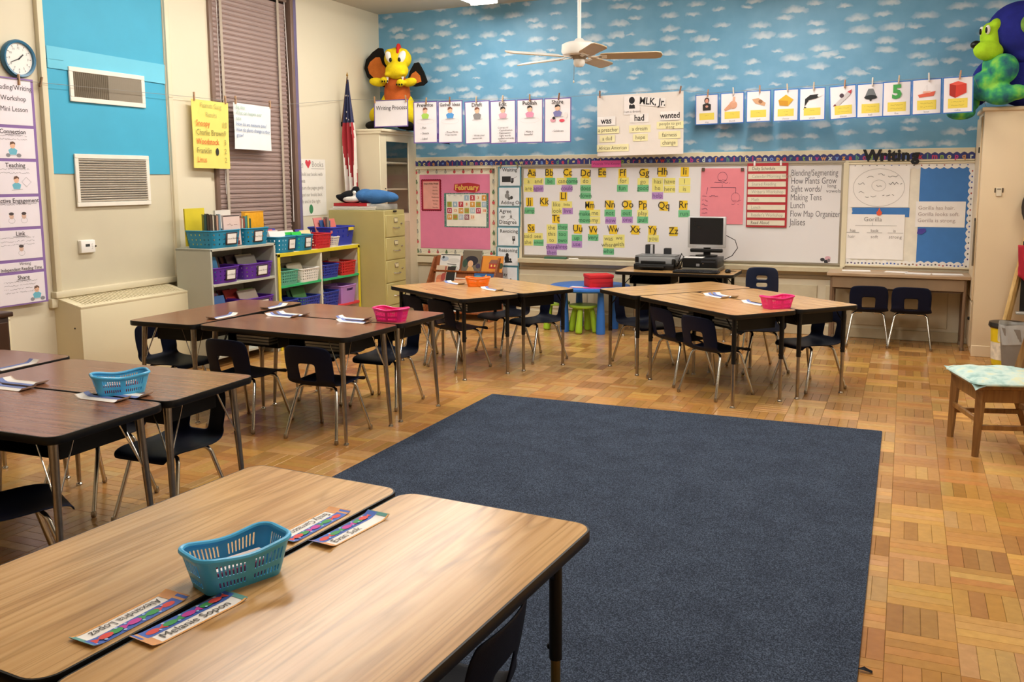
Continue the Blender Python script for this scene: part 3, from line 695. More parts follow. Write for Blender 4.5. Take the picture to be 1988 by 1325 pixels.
WRD=[('a',-3.94,1.57,'y'),('and',-3.82,1.57,'y'),('are',-3.94,1.49,'y'),('again',-3.82,1.49,'p'),('be',-3.68,1.57,'g'),('can',-3.54,1.57,'y'),('come',-3.42,1.57,'g'),('could',-3.48,1.49,'p'),('do',-3.26,1.57,'y'),('does',-3.26,1.49,'g'),('down',-3.26,1.41,'g'),('for',-2.83,1.57,'y'),('fun',-2.84,1.49,'g'),('go',-2.61,1.56,'y'),('good',-2.61,1.49,'g'),('has',-2.45,1.56,'y'),('have',-2.32,1.56,'y'),('he',-2.45,1.49,'y'),('here',-2.32,1.48,'y'),('help',-2.45,1.41,'p'),('I',-2.16,1.56,'y'),('is',-2.16,1.48,'y'),('jump',-3.93,1.24,'g'),('like',-3.60,1.31,'y'),('little',-3.48,1.31,'y'),('look',-3.60,1.24,'y'),('live',-3.47,1.24,'p'),('make',-3.27,1.21,'g'),('me',-3.15,1.22,'y'),('move',-3.27,1.14,'g'),('my',-3.15,1.14,'y'),('not',-2.98,1.22,'g'),('now',-2.97,1.14,'p'),('out',-2.79,1.22,'g'),('one',-2.78,1.15,'p'),('play',-2.61,1.22,'y'),('pull',-2.61,1.15,'g'),('run',-2.16,1.22,'g'),('said',-3.95,0.95,'y'),('see',-3.83,0.95,'y'),('she',-3.95,0.88,'y'),('school',-3.82,0.88,'g'),('the',-3.66,1.05,'y'),('they',-3.53,1.06,'g'),('this',-3.66,0.98,'y'),('too',-3.53,0.98,'g'),('to',-3.66,0.91,'y'),('two',-3.53,0.91,'g'),('there',-3.66,0.83,'p'),('three',-3.54,0.84,'p'),('then',-3.66,0.77,'p'),('up',-3.36,0.94,'g'),('use',-3.36,0.87,'p'),('very',-3.17,0.95,'g'),('was',-2.99,0.94,'y'),('we',-2.87,0.95,'y'),('where',-2.99,0.87,'y'),('with',-2.87,0.88,'y'),('what',-2.99,0.80,'g'),('you',-2.49,0.95,'y')]
LM = M('#e8c222', .7, 0, .03); WM = {'y': M('#e6dd7e', .7, 0, .02), 'g': M('#6fbb84', .7, 0, .02), 'p': M('#b48bc4', .7, 0, .02)}
WN = {'y': 'pale yellow', 'g': 'green', 'p': 'purple'}
for s_, x, z in LET:
    o = sheet('letter_card', 'bright yellow letter card %s on the whiteboard' % s_, 'letter card', (x, BY-.0175, z), .088, .098, LM, BACK, rot=random.uniform(-.04, .04), group='yellow letter cards on the whiteboard')
    T(o, s_, 0, .004, .106, '#3b3118', bold=.004, sx=.70 if s_ in ('Mm', 'Ww') else .95)
for s_, x, z, c in WRD:
    o = sheet('word_card', '%s word card reading %s on the whiteboard' % (WN[c], s_), 'word card', (x, BY-.0165-random.random()*.0006, z), .122, .074, WM[c], BACK, rot=random.uniform(-.015, .015), group='word cards on the whiteboard')
    T(o, s_, 0, 0, .068 if len(s_) < 6 else .045, {'y': '#7c7a55', 'g': '#2f6a4a', 'p': '#6d4a86'}[c], sx=.95)
o = sheet('heading_card', 'bright pink heading card reading Words We Know above the letters', 'card', (-3.02, BY-.034, 1.755), .335, .072, M('#e0569c', .7), BACK)
T(o, 'Words We Know', 0, 0, .042, '#a93a78')
# pink tree-map chart
pc = sheet('pink_chart', 'pink chart paper with a hand-drawn tree diagram on the whiteboard', 'chart', (-1.765, BY-.022, 1.405), .445, .575, M('#e2848f', .7, 0, .03), BACK, rot=-.01, wav=.003)
pr = PR(.004); K = '#5e3352'
pr.line(-.12, .09, .14, .09, .004, K).line(.0, .09, .0, .12, .004, K).line(-.15, .09, -.16, .02, .004, K).line(.14, .09, .14, .03, .004, K)
pr.ring(.0, .2, .05, .05, .003, K).ring(.14, -.01, .045, .05, .003, '#9a5a6a').squig(-.08, .14, .16, .018, K).squig(-.05, .165, .1, .012, K)
for i in range(6): pr.squig(-.205, .0-i*.045, .06, .02, K)
pr.squig(-.13, .0, .09, .02, K).squig(.1, -.04, .1, .018, '#a0566b').squig(.1, -.08, .1, .018, '#a0566b').squig(-.2, -.26, .09, .022, K); pr.put(pc, 'drawing')
for s_ in (-1, 1): bx('binder_clip', (s_*.2, .275, .008), (.03, .035, .012), M('#6b5a50', .4, .5), pc, b=.003)
# daily schedule pocket chart
ds = sheet('pocket_chart', 'red daily schedule pocket chart with cream sentence strips', 'pocket chart', (-1.31, BY-.03, 1.415), .405, .65, M('#b0252f', .6), BACK)
for i, s_ in enumerate(('Daily Schedule', 'Calendar/Morning Work', 'Shared Reading', 'Writer\'s Workshop', 'Math', 'Lunch', 'Reader\'s Workshop', 'Read Aloud')):
    p_ = bx('sentence_strip', (-.004, .27-i*.0785, .003), (.375, .052, .003), M('#ded5c0', .7), ds)
    T(p_, s_, -.15, 0, .046, '#4b4238' if i in (0, 7) else '#a39a8a', 'LEFT', z=.0022, sx=.85)
for s_ in (-1, 1): bx('hanger', (s_*.13, .325, .006), (.02, .05, .008), PAPER, ds, b=.002)
# right bulletin board
rb = thing('bulletin_board', 'writing bulletin board with animal drawings, blue paper squares and a scalloped border', 'bulletin board', (.02, BY-.001, 1.225), rot=BACK)
bx('board', (0, 0, .006), (1.12, 1.0, .012), M('#e4dccb', .7), rb)
frame4(rb, 1.14, 1.02, .018, .026, TRIM)
bx('blue_paper', (.31, .0, .0135), (.44, .93, .002), M('#3d77bb', .7, 0, .04), rb)
bx('blue_paper', (-.25, .025, .0135), (.52, .09, .002), M('#3d77bb', .7, 0, .04), rb)
CREP = M('#e9e5e0', .7)
for s_ in (-1, 1):
    scallop(rb, -.55, .55, s_*.468, .055, CREP, 'scalloped_border', 17, up=-s_, z=.0165, amp=.018)
    scallop(rb, -.46, .46, s_*.53, .05, CREP, 'scalloped_border', 14, up=-s_, z=.0167, amp=.018, vertical=True)
pr = PR(.0176)
for i in range(34):
    c1 = random.choice(['#b0584c', '#3f5fae', '#6f7686', '#8a6a4a', '#5a4a7a', '#54504f'])
    pr.ell(-.53+i*.033, -.476+random.uniform(-.006, .006), .009, .008, c1, 8); pr.z -= .0001
    if i % 2: pr.ell(-.53+i*.033, .476, .007, .006, c1, 8); pr.z -= .0001
    if i % 2: pr.ell(.535, -.44+i*.026, .007, .009, c1, 8); pr.z -= .0001
pr.put(rb, 'printed_border')['kind'] = 'stuff'
cp = sheet('circle_map', 'white paper circle map of handwritten words on the writing board', 'chart', (-.255, BY-.0195, 1.50), .55, .40, PAPER, BACK)
pr = PR(.0018); K = '#8d8a88'
pr.ring(0, -.01, .235, .185, .004, '#b5b0ab').ring(0, .01, .065, .055, .003, '#b0aca8')
for x, y, w_, a in ((-.04, .01, .085, 0), (-.19, .03, .06, 0), (-.13, .09, .08, 0), (-.01, .12, .06, 0), (.08, .10, .09, 0), (.09, .03, .12, 0), (.02, -.08, .12, 0), (-.12, -.10, .1, 0), (-.18, -.06, .05, 0)): pr.squig(x, y, w_, .026, '#6f6c6b' if w_ > .1 else K)
pr.put(cp, 'drawing')
fl = sheet('tree_map', 'white paper tree map below the blue strip on the writing board', 'chart', (-.275, BY-.0195, 1.01), .535, .44, PAPER, BACK)
T(fl, 'Gorilla', -.02, .17, .06, '#8d8784'); pr = PR(.0018)
pr.line(-.18, .11, .2, .11, .003, '#a09a96').line(-.02, .14, -.02, .11, .003, '#a09a96').line(-.26, .04, -.14, .04, .004, '#5d5957').line(-.07, .04, .07, .04, .003, '#8d8784').line(.12, .04, .26, .04, .003, '#8d8784')
pr.put(fl, 'drawing')
for s_, x in (('has', -.2), ('look', 0), ('is', .18)): T(fl, s_, x, .06, .04, '#6d6866')
for s_, x in (('hair', -.21), ('soft', 0), ('strong', .19)): T(fl, s_, x, .0, .045, '#9a938f')
lf = thing('leaf_cutout', 'orange leaf cut-out stuck on the blue strip', 'leaf', (-.24, BY-.022, 1.255), rot=BACK)
MB().prism([(-.02, -.03), (.0, -.038), (.02, -.03), (.026, -.005), (.012, .012), (.0, .04), (-.012, .012), (-.026, -.005)], 0, .003).build('leaf', M('#dd5a3c', .7), lf)
sn = sheet('sentence_sheet', 'white paper with three handwritten gorilla sentences between blue squares', 'chart', (.30, BY-.0195, 1.235), .43, .245, PAPER, BACK)
for i, s_ in enumerate(('Gorilla has hair.', 'Gorilla looks soft.', 'Gorilla is strong.')): T(sn, s_, -.195, .06-i*.06, .05, '#b09f9b', 'LEFT')
pp = thing('purple_paper', 'small purple paper scrap on the lower blue square', 'paper', (.145, BY-.020, 1.07), rot=BACK)
MB().prism([(-.04, -.02), (.0, -.03), (.04, .0), (.035, .03), (-.03, .025)], 0, .002).build('scrap', M('#4a3f9a', .7), pp)

# ================================================================== PAGES ON THE LINES
PURP = M('#6f57a0', .7); BLUB = M('#3d74c4', .7)
def page(label, loc, w_, h_, bmat, title=None, rot=0, bw=.011):
    o = sheet('display_page', label, 'poster', loc, w_, h_, bmat, BACK, rot=rot, curl=.012)
    p_ = sheet('page', '', '', (0, 0, .0012), w_-2*bw, h_-2*bw, M('#ebe6ea', .7, 0, .015), (0, 0, 0), parent=o, curl=.012)
    return o, p_
o, p = page('blank purple-edged heading page Writing Process in front of the dragon toy', (-5.34, 8.97, 2.335), .44, .30, PURP)
T(p, 'Writing Process', .01, .06, .068, '#3c3236', z=.006, sx=.9)
PG = [('Prewrite', -4.92, 2.225, '#a6cf5a', 0, ['Plan', 'Sketch', 'Label']), ('Gather Ideas', -4.615, 2.22, '#4f97d6', 0, ['Draw/Write', 'True Stories']), ('Draft', -4.285, 2.205, '#8b8788', .02, ['Write your', 'sentences']), ('Edit', -3.985, 2.20, '#d7a6b8', .01, ['Correct it!', 'Capitalization', 'Punctuation', 'Sight words', 'spelled correctly', 'Reread']), ('Publish', -3.675, 2.20, '#d98fae', 0, ['Make it', 'beautiful']), ('Share', -3.365, 2.20, '#7c7ab0', 0, ['Celebrate'])]
for i, (s_, x, z, shirt, rt, ls) in enumerate(PG):
    o, p = page('purple-edged writing page headed %s on the line' % s_, (x, 9.0+.004*(i % 2), z), .300, .455, PURP, rot=rt)
    T(p, s_, .0, .185, .058 if len(s_) < 9 else .048, '#2e2829', z=.007, bold=.01)
    pr = PR(.006); pr.kid(0, .085, .115, shirt, '#7a4a3a' if i < 3 else '#26201f')
    if i in (0, 1, 4): pr.ring(.0, .01, .11, .03, .002, '#cfcaca')
    if i == 5: pr.ell(-.05, .0, .03, .02, '#d79aa8').ell(.05, -.005, .03, .016, '#d9475a').ell(-.04, .022, .016, .016, '#2a2222').ell(.09, .05, .02, .03, '#e3dcdc')
    pr.put(p, 'drawing')
    y0 = -.06 if i in (0, 3) else (-.11 if i != 2 else -.14)
    for k, l_ in enumerate(ls):
        T(p, ('- ' if k in ((0, 1, 2) if i == 0 else (1, 2, 3, 5) if i == 3 else (0,)) else '') + l_, -.06, y0-k*(.06 if i == 0 else .028), .028 if i != 0 else .032, '#4a4446', 'LEFT', z=.0085)
# MLK chart
mk = sheet('chart_paper', 'white chart paper with three word columns hanging below the fan', 'chart', (-2.60, 9.40, 2.155), .925, .635, M('#e6ddd6', .7, 0, .02), BACK, rot=.012, wav=.006, nu=10)
for s_, x, y, sz in (('MLK, Jr.', .14, .225, .1), ('was', -.36, .05, .09), ('had', .0, .065, .09), ('wanted', .325, .075, .082)):
    c_ = bx('white_slip', (x, y, .008), (.2 if s_ != 'MLK, Jr.' else .27, .09, .001), M('#eee9e6', .7), mk, rot=(0, 0, -.12 if 'MLK' in s_ else 0)); T(c_, s_, 0, 0, sz, '#241d20', z=.0015, bold=.02, sx=.85)
pr = PR(.0095); pr.rect(-.08, .20, .17, .19, '#ece6e4').ell(-.08, .25, .032, .036, '#17141a').poly([(-.11, .165), (-.045, .165), (-.05, .2), (-.065, .21), (-.08, .2), (-.095, .21), (-.11, .2)], '#17141a'); pr.put(mk, 'portrait_silhouette')
T(mk, 'I am a dream', -.075, .135, .035, '#8a8284', z=.0115)
for s_, x, y, w_ in (('a preacher', -.34, -.045, .24), ('a dad', -.35, -.135, .17), ('African American', -.29, -.235, .35), ('a dream', .005, -.045, .23), ('hope', .01, -.135, .16), ('people to get\nalong', .325, -.02, .28), ('fairness', .32, -.12, .23), ('change', .315, -.20, .18)):
    c_ = bx('yellow_slip', (x, y, .008), (w_, .074, .001), M('#eee6b4', .7), mk)
    if '\n' in s_: T(c_, 'people to get', 0, .014, .042, '#57503c', z=.0012); T(c_, 'along', 0, -.02, .042, '#57503c', z=.0012)
    else: T(c_, s_, 0, 0, .06 if len(s_) < 12 else .052, '#57503c', z=.0012, sx=.85)
# picture cards
PCD = [('a person in black signing', -1.92, 9.50, 2.29), ('a thumbs-up hand', -1.65, 9.42, 2.29), ('a sea shell', -1.38, 9.33, 2.29), ('a yellow cheese wedge', -1.11, 9.25, 2.285), ('a black and white whale', -.86, 9.17, 2.28), ('a white rocket', -.58, 9.08, 2.28), ('a grey bell', -.34, 9.0, 2.28), ('a green number five', -.12, 8.92, 2.28), ('a red boat', .12, 8.83, 2.28), ('a red cube', .36, 8.75, 2.28)]
PT = ['sing', 'thumb', 'shell', 'cheese', 'whale', 'throw', 'bell', 'five', 'boat', 'cube']
for i, (what, x, y, z) in enumerate(PCD):
    rt = [.02, .02, .015, .01, .02, .06, .02, .02, .03, .03][i]
    o, p = page('blue-edged picture card showing %s' % what, (x, y, z), .236, .306, BLUB, rot=rt, bw=.009)
    pr = PR(.005)
    if i == 0: pr.ell(0, .09, .026, .03, '#3a2320').ell(0, .085, .017, .022, '#d99a86').poly([(-.04, -.01), (.04, -.01), (.042, .05), (.015, .062), (-.015, .062), (-.042, .05)], '#2b2422').ell(0, .03, .015, .012, '#d99a86')
    if i == 1: pr.ell(.01, .03, .04, .04, '#d8a083').poly([(0, .05), (.01, .11), (.03, .11), (.03, .05)], '#e0ac90').poly([(-.08, -.01), (-.02, .05), (.0, .0), (-.07, -.03)], '#d39a7c')
    if i == 2: pr.poly([(-.06, .07), (.0, .08), (.07, .03), (.06, .0), (.0, .02), (-.03, .03)], '#cf9f78').ell(.02, .045, .02, .02, '#9a6a4a')
    if i == 3: pr.poly([(-.07, .05), (0, .1), (.07, .05), (.02, -.01), (-.06, .0)], '#e0ac2a').poly([(-.07, .05), (-.06, 0), (.02, -.01), (.02, .04)], '#c98f1e')
    if i == 4: pr.poly([(-.07, -.02), (-.065, .05), (-.02, .085), (.05, .09), (.075, .07), (.03, .05), (-.03, .04)], '#17181b').ell(.06, .075, .014, .012, '#e8e8ea').poly([(-.07, -.02), (-.08, -.05), (-.05, -.03)], '#17181b')
    if i == 5: pr.poly([(-.07, -.01), (.05, .1), (.075, .09), (.06, .06), (-.05, -.04)], '#c9c4c6').poly([(.04, .09), (.08, .11), (.07, .07)], '#c0404a').poly([(-.07, -.01), (-.09, -.03), (-.05, -.04)], '#7a2f3a').ell(-.01, .06, .02, .02, '#4a3a44')
    if i == 6: pr.poly([(-.05, .03), (-.035, .07), (-.02, .105), (.02, .105), (.035, .07), (.05, .03)], '#6f7478').ell(0, .028, .055, .02, '#1f2326').ell(0, .005, .01, .012, '#2b2b2b')
    if i == 8: pr.poly([(-.07, .02), (.07, .045), (.055, .005), (-.06, -.005)], '#d8604a').rect(0, .04, .06, .015, '#e8b09a').line(0, .04, .0, .1, .003, '#cfcaca').line(0, .1, -.04, .03, .002, '#ddd')
    if i == 9: pr.poly([(-.065, .0), (-.02, -.025), (.065, .015), (.065, .09), (.0, .115), (-.065, .095)], '#cf3a2c').poly([(-.065, .0), (-.02, -.025), (-.015, .08), (-.065, .095)], '#a8281e').poly([(-.065, .095), (-.015, .08), (.065, .09), (.0, .115)], '#e0574a')
    pr.rect(.0, -.07, .15, .07 if i < 5 else .082, '#e8d257')
    for k in range(2 if i > 4 or i == 3 else 1): pr.squig(-.05 if i > 4 else -.02, -.055-k*.032 if i > 4 else -.06-k*.03, .1 if i > 4 else .04, .010, '#9a8a3a')
    pr.put(p, 'picture')
    if i == 7: T(p, '5', 0, .055, .16, '#3f9a4a', bold=.05, z=.008)
    T(p, PT[i], 0, -.128, .024, '#8a8a92', z=.008)
# pegs
pegs = [(-5.54, 8.955, 2.49), (-5.14, 8.955, 2.49), (-4.90, 8.985, 2.455), (-4.61, 8.985, 2.45), (-4.29, 8.985, 2.445), (-3.98, 8.985, 2.44), (-3.67, 8.985, 2.438), (-3.35, 9.0, 2.44), (-3.03, 9.38, 2.48), (-2.17, 9.38, 2.49)]
for k, (x, y, z) in enumerate(pegs): clip('wooden peg number %s from the left on the writing string' % ['one', 'two', 'three', 'four', 'five', 'six', 'seven', 'eight', 'nine', 'ten'][k], (x, y, z), random.choice(['#a98259', '#c7b29a', '#8b5f45']), tilt=random.uniform(-.2, .2))
for k, (what, x, y, z) in enumerate(PCD): clip('wooden peg above the picture card of %s' % what, (x+.01, y-.014, z+.165), random.choice(['#c7b29a', '#b98a6a', '#d6cfc6']), tilt=random.uniform(-.1, .1))
# ================================================================== LEFT WALL CHARTS
ws = thing('lesson_poster', 'tall strip of white lesson pages with purple borders under the clock', 'poster strip', (LX+.05, 4.53, 1.56), rot=LEFT)
PV = M('#8a6aa8', .7)
tl = [('Reading/Writing', .34, ''), ('Connection', .235, 'g'), ('Teaching', .25, 'h'), ('Active Engagement', .235, 'k'), ('Link', .23, 'm'), ('Independent Reading Time', .085, ''), ('Share', .235, 's')]
yy = .76
for i, (s_, h_, kd) in enumerate(tl):
    bk = bx('backing', (0, yy-h_/2, 0), (.50, h_, .003), PV, ws)
    pg = bx('page', (-.004, yy-h_/2, .0025), (.462, h_-.022, .002), M('#eee6ee', .7, 0, .015), ws)
    pr = PR(.0016)
    if kd in 'ghs' and kd:
        x0 = .05 if kd == 'g' else (.06 if kd == 'h' else .16)
        pr.kid(x0, -.045, .085, '#6fb9cf', '#6b4a3a')
        if kd == 'h': pr.ring(.14, -.03, .04, .035, .003, '#a9a4a9', 4)
        else: pr.ell(x0-.04, -.085, .018, .014, '#8b8a92', 8).ell(x0+.045, -.085, .02, .014, '#8b8a92', 8)
    if kd in 'km' and kd:
        for x0 in ((.0, .1) if kd == 'k' else (.06,)): pr.ell(x0, -.03, .018, .02, '#d9b4a0').ell(x0, -.012, .02, .011, '#4a4040').ring(x0, -.06, .026, .02, .002, '#a9a4a9')
    n = {'g': 2, 'h': 2, 'k': 1, 'm': 3, 's': 4}.get(kd, 0)
    for k in range(n): pr.squig(-.1, h_/2-.065-k*.025, .27, .010, '#8a848a')
    pr.put(pg)
    if i == 0:
        for k, q in enumerate(('Reading/Writing', 'Workshop', 'Mini Lesson')): T(pg, q, .085, .10-k*.075, .05, '#3e363c', sx=.92)
    elif i == 5: T(pg, 'Writing', .08, .018, .03, '#5a5058'); T(pg, s_, .05, -.018, .034, '#4a4048', bold=.01, sx=.9)
    else:
        T(pg, s_, .06, h_/2-.038, .044, '#3e363c', bold=.01); MB().box((.06, h_/2-.058, .0017), (.12 if len(s_) < 12 else .3, .003, .0005)).build('underline', M('#5a5058', .7), pg)
    yy -= h_
yc = sheet('yellow_chart', 'yellow chart paper with hand-lettered tally results beside the blind', 'chart', (LX+.09, 6.56, 2.005), .47, .60, M('#ead870', .7, 0, .04, 4), LEFT, rot=-.01, wav=.006)
for k, (s_, cl, n_) in enumerate((('Peanuts Gang', '#b3b06a', ''), ('Results', '#b3b06a', ''), ('Snoopy', '#d97a3a', '10'), ('Charlie Brown', '#8b8648', '9'), ('Woodstock', '#d9683a', '3'), ('Franklin', '#857f4c', '2'), ('Linus', '#dd7a44', '2'))):
    T(yc, s_, -.2 if k > 1 else 0, .255-k*.08, .072 if k > 1 else .06, cl, 'LEFT' if k > 1 else 'CENTER', z=.011, bold=.008 if k in (2, 4) else 0, sx=.82); T(yc, n_, .17, .255-k*.08, .07, '#a8a05c', z=.011)
pr = PR(.0115); pr.ell(.06, -.15, .02, .035, '#2c2a28'); pr.put(yc, 'picture')
wc = sheet('white_chart', 'white chart paper with blue handwriting hanging in front of the blind', 'chart', (LX+.09, 7.14, 2.10), .535, .425, M('#e4e9ea', .7, 0, .02), LEFT, rot=-.012, wav=.007)
for k, (s_, cl) in enumerate((('Big Idea:', '#a9c4b0'), ('What can happen over', '#9fb9a8'), ('time', '#9fb9a8'), ('How do we measure time?', '#6f83b0'), ('How do plants change as they', '#6f83b0'), ('grow?', '#6f83b0'))):
    T(wc, s_, -.25, .175-k*.052, .05, cl, 'LEFT', z=.012, sx=.8)
bk = sheet('book_rules_chart', 'white chart with a red heart and book rules beside the window', 'chart', (LX+.004, 8.165, 1.52), .53, .60, M('#e9e5dc', .7, 0, .02), LEFT)
T(bk, 'We', -.19, .245, .075, '#a8a49c'); T(bk, 'Books', .12, .245, .085, '#a8a49c')
pr = PR(.002); pr.poly([(-.05, .20), (-.10, .26), (-.09, .29), (-.065, .29), (-.05, .27), (-.035, .29), (-.01, .29), (.0, .26)], '#cf3a4a').ell(-.02, -.23, .035, .05, '#3f8a5a').line(-.24, .21, -.14, .21, .004, '#b0aca4').line(.0, .2, .24, .2, .004, '#b0aca4'); pr.put(bk, 'picture')
for k, s_ in enumerate(('We hold our books with', '2 hands', 'We turn the pages gently', 'We put our books back', 'gently and in the right', 'bin')): T(bk, s_, -.25, .14-k*.072, .055, '#a39f98', 'LEFT', sx=.82)
for k, (y, z) in enumerate(((4.66, 2.31), (4.84, 2.31), (6.36, 2.33), (6.76, 2.33), (6.9, 2.34), (7.4, 2.335))): clip('wooden peg on the left wall string, %s from the clock' % ['first', 'second', 'third', 'fourth', 'fifth', 'sixth'][k], (LX+.095 if k > 1 else LX+.06, y, z), '#8a6a48' if k == 1 else '#c09a78', LEFT, tilt=-.3 if k == 1 else 0)

# ================================================================== RUG
rug = tag(MB().prism([(x-.0, y) for x, y in rrect(2.68, 4.6, .01, 2)], .0008, .011).build('area_rug', CARPET, None, (-1.415, 5.99-2.3, 0)), 'large dark blue carpet rug on the parquet', 'rug')
rf = MB()
for k in range(14):
    a = random.uniform(-.4, .4); rf.tube([(0, 0, .006), (.02*math.cos(a), .02*math.sin(a)+random.uniform(-.01, .01), .012), (.035*math.cos(a)+.01, .03*math.sin(a), .004)], .0012, 4)
rf.build('frayed_edge', M('#20242c', .9), rug, (1.338, -.72, 0))
# ================================================================== DESKS
DL, DW = 1.19, .570
def desk_parts(root, top, kind, boxes=True):
    MB().prism(rrect(DL-.012, DW-.012, .05, 6), DH-.02, DH).build('tabletop', top, root, smooth=0)
    b = MB(); o = rrect(DL, DW, .056, 6); i = rrect(DL-.012, DW-.012, .05, 6); n = len(o)
    rings = [[(x, y, DH-.0004) for x, y in i], [(x*.998, y*.996, DH-.0006) for x, y in o], [(x, y, DH-.006) for x, y in o], [(x, y, DH-.028) for x, y in o], [(x*.995, y*.99, DH-.032) for x, y in o]]
    vs = [p for r in rings for p in r]; fs = []
    for k in range(len(rings)-1):
        for j in range(n): j2 = (j+1) % n; fs.append((k*n+j, (k+1)*n+j, (k+1)*n+j2, k*n+j2))
    fs.append(tuple((len(rings)-1)*n+j for j in range(n)))
    b.add(vs, fs).build('edge_band', BLACK, root)
    if boxes:
        for sx in (-1, 1):
            b = MB(); cx = sx*.255; w_, d_, h_ = .42, .33, .10; z1 = DH-.034; z0 = z1-h_
            b.box((cx, .02, z0+.002), (w_, d_, .004)).box((cx, .02+d_/2, z0+h_/2), (w_, .004, h_))
            for s_ in (-1, 1): b.box((cx+s_*w_/2, .02, z0+h_/2), (.004, d_, h_))
            b.build('book_box', BLACKM, root, smooth=0)
    ix, iy = DL/2-.085, DW/2-.075
    for sx in (-1, 1):
        for sy in (-1, 1):
            if kind == 'chrome':
                p0, p1 = Vector((sx*ix, sy*iy, DH-.03)), Vector((sx*(ix+.03), sy*(iy+.025), .018))
                l_ = MB().tube([p0, p1], [.0185, .0105], 12).build('leg', CHROMED, root)
                MB().lathe([(.006, .02), (.009, .016), (.009, .012), (.016, .008), (.017, .001)], 12, (p1.x, p1.y, 0)).build('foot_glide', CHROME, l_)
                m_ = p0.lerp(p1, .42)
                MB().tube([m_, (sx*(ix-.11), sy*(iy-.01), DH-.032)], .0032, 6).build('brace', CHROME, l_)
                MB().tube([m_, (sx*(ix-.01), sy*(iy-.11), DH-.032)], .0032, 6).build('brace', CHROME, l_)
            else:
                x, y = sx*ix, sy*iy
                l_ = MB().cyl((x, y, .31), (x, y, DH-.03), .0165, n=12).build('leg', BLACK, root)
                MB().cyl((x, y, .012), (x, y, .32), .0125, n=12).build('leg_insert', BRASS if kind == 'brass' else CHROMED, l_)
                MB().lathe([(.010, .03), (.010, .016), (.017, .008), (.018, .001)], 12, (x, y, 0)).build('foot_glide', CHROMED, l_)
                MB().tube([(x, y, DH-.14), (x-sx*.10, y, DH-.034)], .005, 6).build('brace', BLACK, l_)
                MB().ell((x, y-sy*.018, .34), (.008, .006, .008), nu=8, nv=5).build('adjust_screw', BLACK, l_)
PROTO = {}
def desk(label, x, y, deg, top, kind, flip=False, group=None):
    t = thing('student_desk', label, 'desk', (x, y, 0), math.radians(deg+(180 if flip else 0)), group or 'two-seat student desks')
    k = (top.name, kind)
    if k in PROTO:
        for ch in [c for c in PROTO[k].children]: copy_tree(ch, t)
    else: PROTO[k] = t; desk_parts(t, top, kind)
    return t
# local -y side is the open side of the book boxes
dk1 = desk('oak-topped desk nearest the camera on the left, blue basket on its seam', -1.664, 1.695, 86.3, OAK, 'brass', flip=True)
dk2 = desk('oak-topped desk nearest the camera on the right, along the blue rug', -1.062, 1.645, 86.3, OAK, 'brass'); dk2.scale = (1, 1.07, 1)
desk('oak-topped desk mostly below the bottom left corner of the picture', -1.36, .772, -3.5, OAK, 'brass')
desk('brown chrome-legged desk cut by the left edge, nearest to the oak desks', -3.385, 2.535, 1, WALNUT, 'chrome')
desk('brown desk with chrome legs at left holding the blue basket', -3.395, 3.118, 1, WALNUT, 'chrome', flip=True)
desk('brown desk end-on at the far left edge behind the name strips', -4.31, 2.85, 91, WALNUT, 'chrome', flip=True)
desk('brown desk along the radiator end of the middle left group', -4.472, 5.09, 90, WALNUT, 'chrome', flip=True)
desk('brown desk at the front of the middle left group with two chairs before it', -3.56, 4.760, -3.8, WALNUT, 'chrome')
desk('brown desk at the back of the middle left group with the pink basket', -3.525, 5.347, -3.8, WALNUT, 'chrome', flip=True)
desk('light desk with black legs before the book rack, nearer one with orange basket', -3.50, 6.815, -31, OAK, 'black')
desk('light desk with black legs before the book rack, farther one beside the blue table', -3.20, 7.315, -31, OAK, 'black', flip=True)
desk('light desk at the front of the right group, two chairs on its near side', -1.29, 6.765, -41.5, OAK, 'black')
desk('light desk at the right of the right group under the pink basket', -.905, 7.20, -41.5, OAK, 'black', flip=True)
desk('light desk at the back left of the right group, in front of the computer', -1.768, 7.577, 48.5, OAK, 'black', flip=True)
# ================================================================== CHAIRS
def shell_mesh(hole=True):
    prof = [(.200, .318), (.195, .332), (.175, .340), (.12, .342), (.06, .338), (0, .334), (-.06, .332), (-.11, .334), (-.145, .342), (-.170, .358), (-.186, .380), (-.196, .408), (-.203, .436), (-.209, .462), (-.214, .488), (-.219, .514), (-.224, .540), (-.229, .566), (-.233, .588), (-.236, .602)]
    hw = [.150, .160, .168, .175, .180, .183, .184, .182, .178, .174, .172, .172, .174, .175, .175, .174, .171, .166, .156, .138]
    nv = len(prof)-1; nu = 12
    def fn(u, v):
        k = round(v*nv); y, z = prof[k]; h = hw[k]; s = 2*u-1
        x = s*h
        if k <= 8: z += .016*abs(s)**3*(min(1, k/3))
        elif k <= 10: z += .008*abs(s)**3; y += .012*abs(s)**3
        else: y += .030*abs(s)**2.2
        if k >= nv-1: z -= .010*abs(s)**3
        return (x, y, z)
    def hl(i, j):
        if not hole: return j in (13, 15) and 4 <= i <= 7
        return 10 <= j <= 13 and (4 <= i <= 7)
    b = MB().grid(fn, nu, nv, hole=hl)
    o = b.build('seat_shell', NAVY if hole else NAVYB, None); mod(o, 'SOLIDIFY', thickness=.007, offset=0); mod(o, 'SUBSURF', levels=1, render_levels=1)
    bake(o); me = o.data; me.name = 'seat_shell'; me.shade_smooth(); bpy.data.objects.remove(o)
    return me
SHELL = shell_mesh(True); SHELLB = shell_mesh(False)
def leg_mesh(sx, sy):
    p = [(sx*.055, sy*.085, .326), (sx*.105, sy*.09, .327), (sx*.128, sy*.098, .320), (sx*.142, sy*.108, .300), (sx*.186, sy*.190, .014)]
    return MB().tube(p, .0105, 10).mesh('leg', CHROME)
LEGM = [leg_mesh(sx, sy) for sx in (-1, 1) for sy in (-1, 1)]
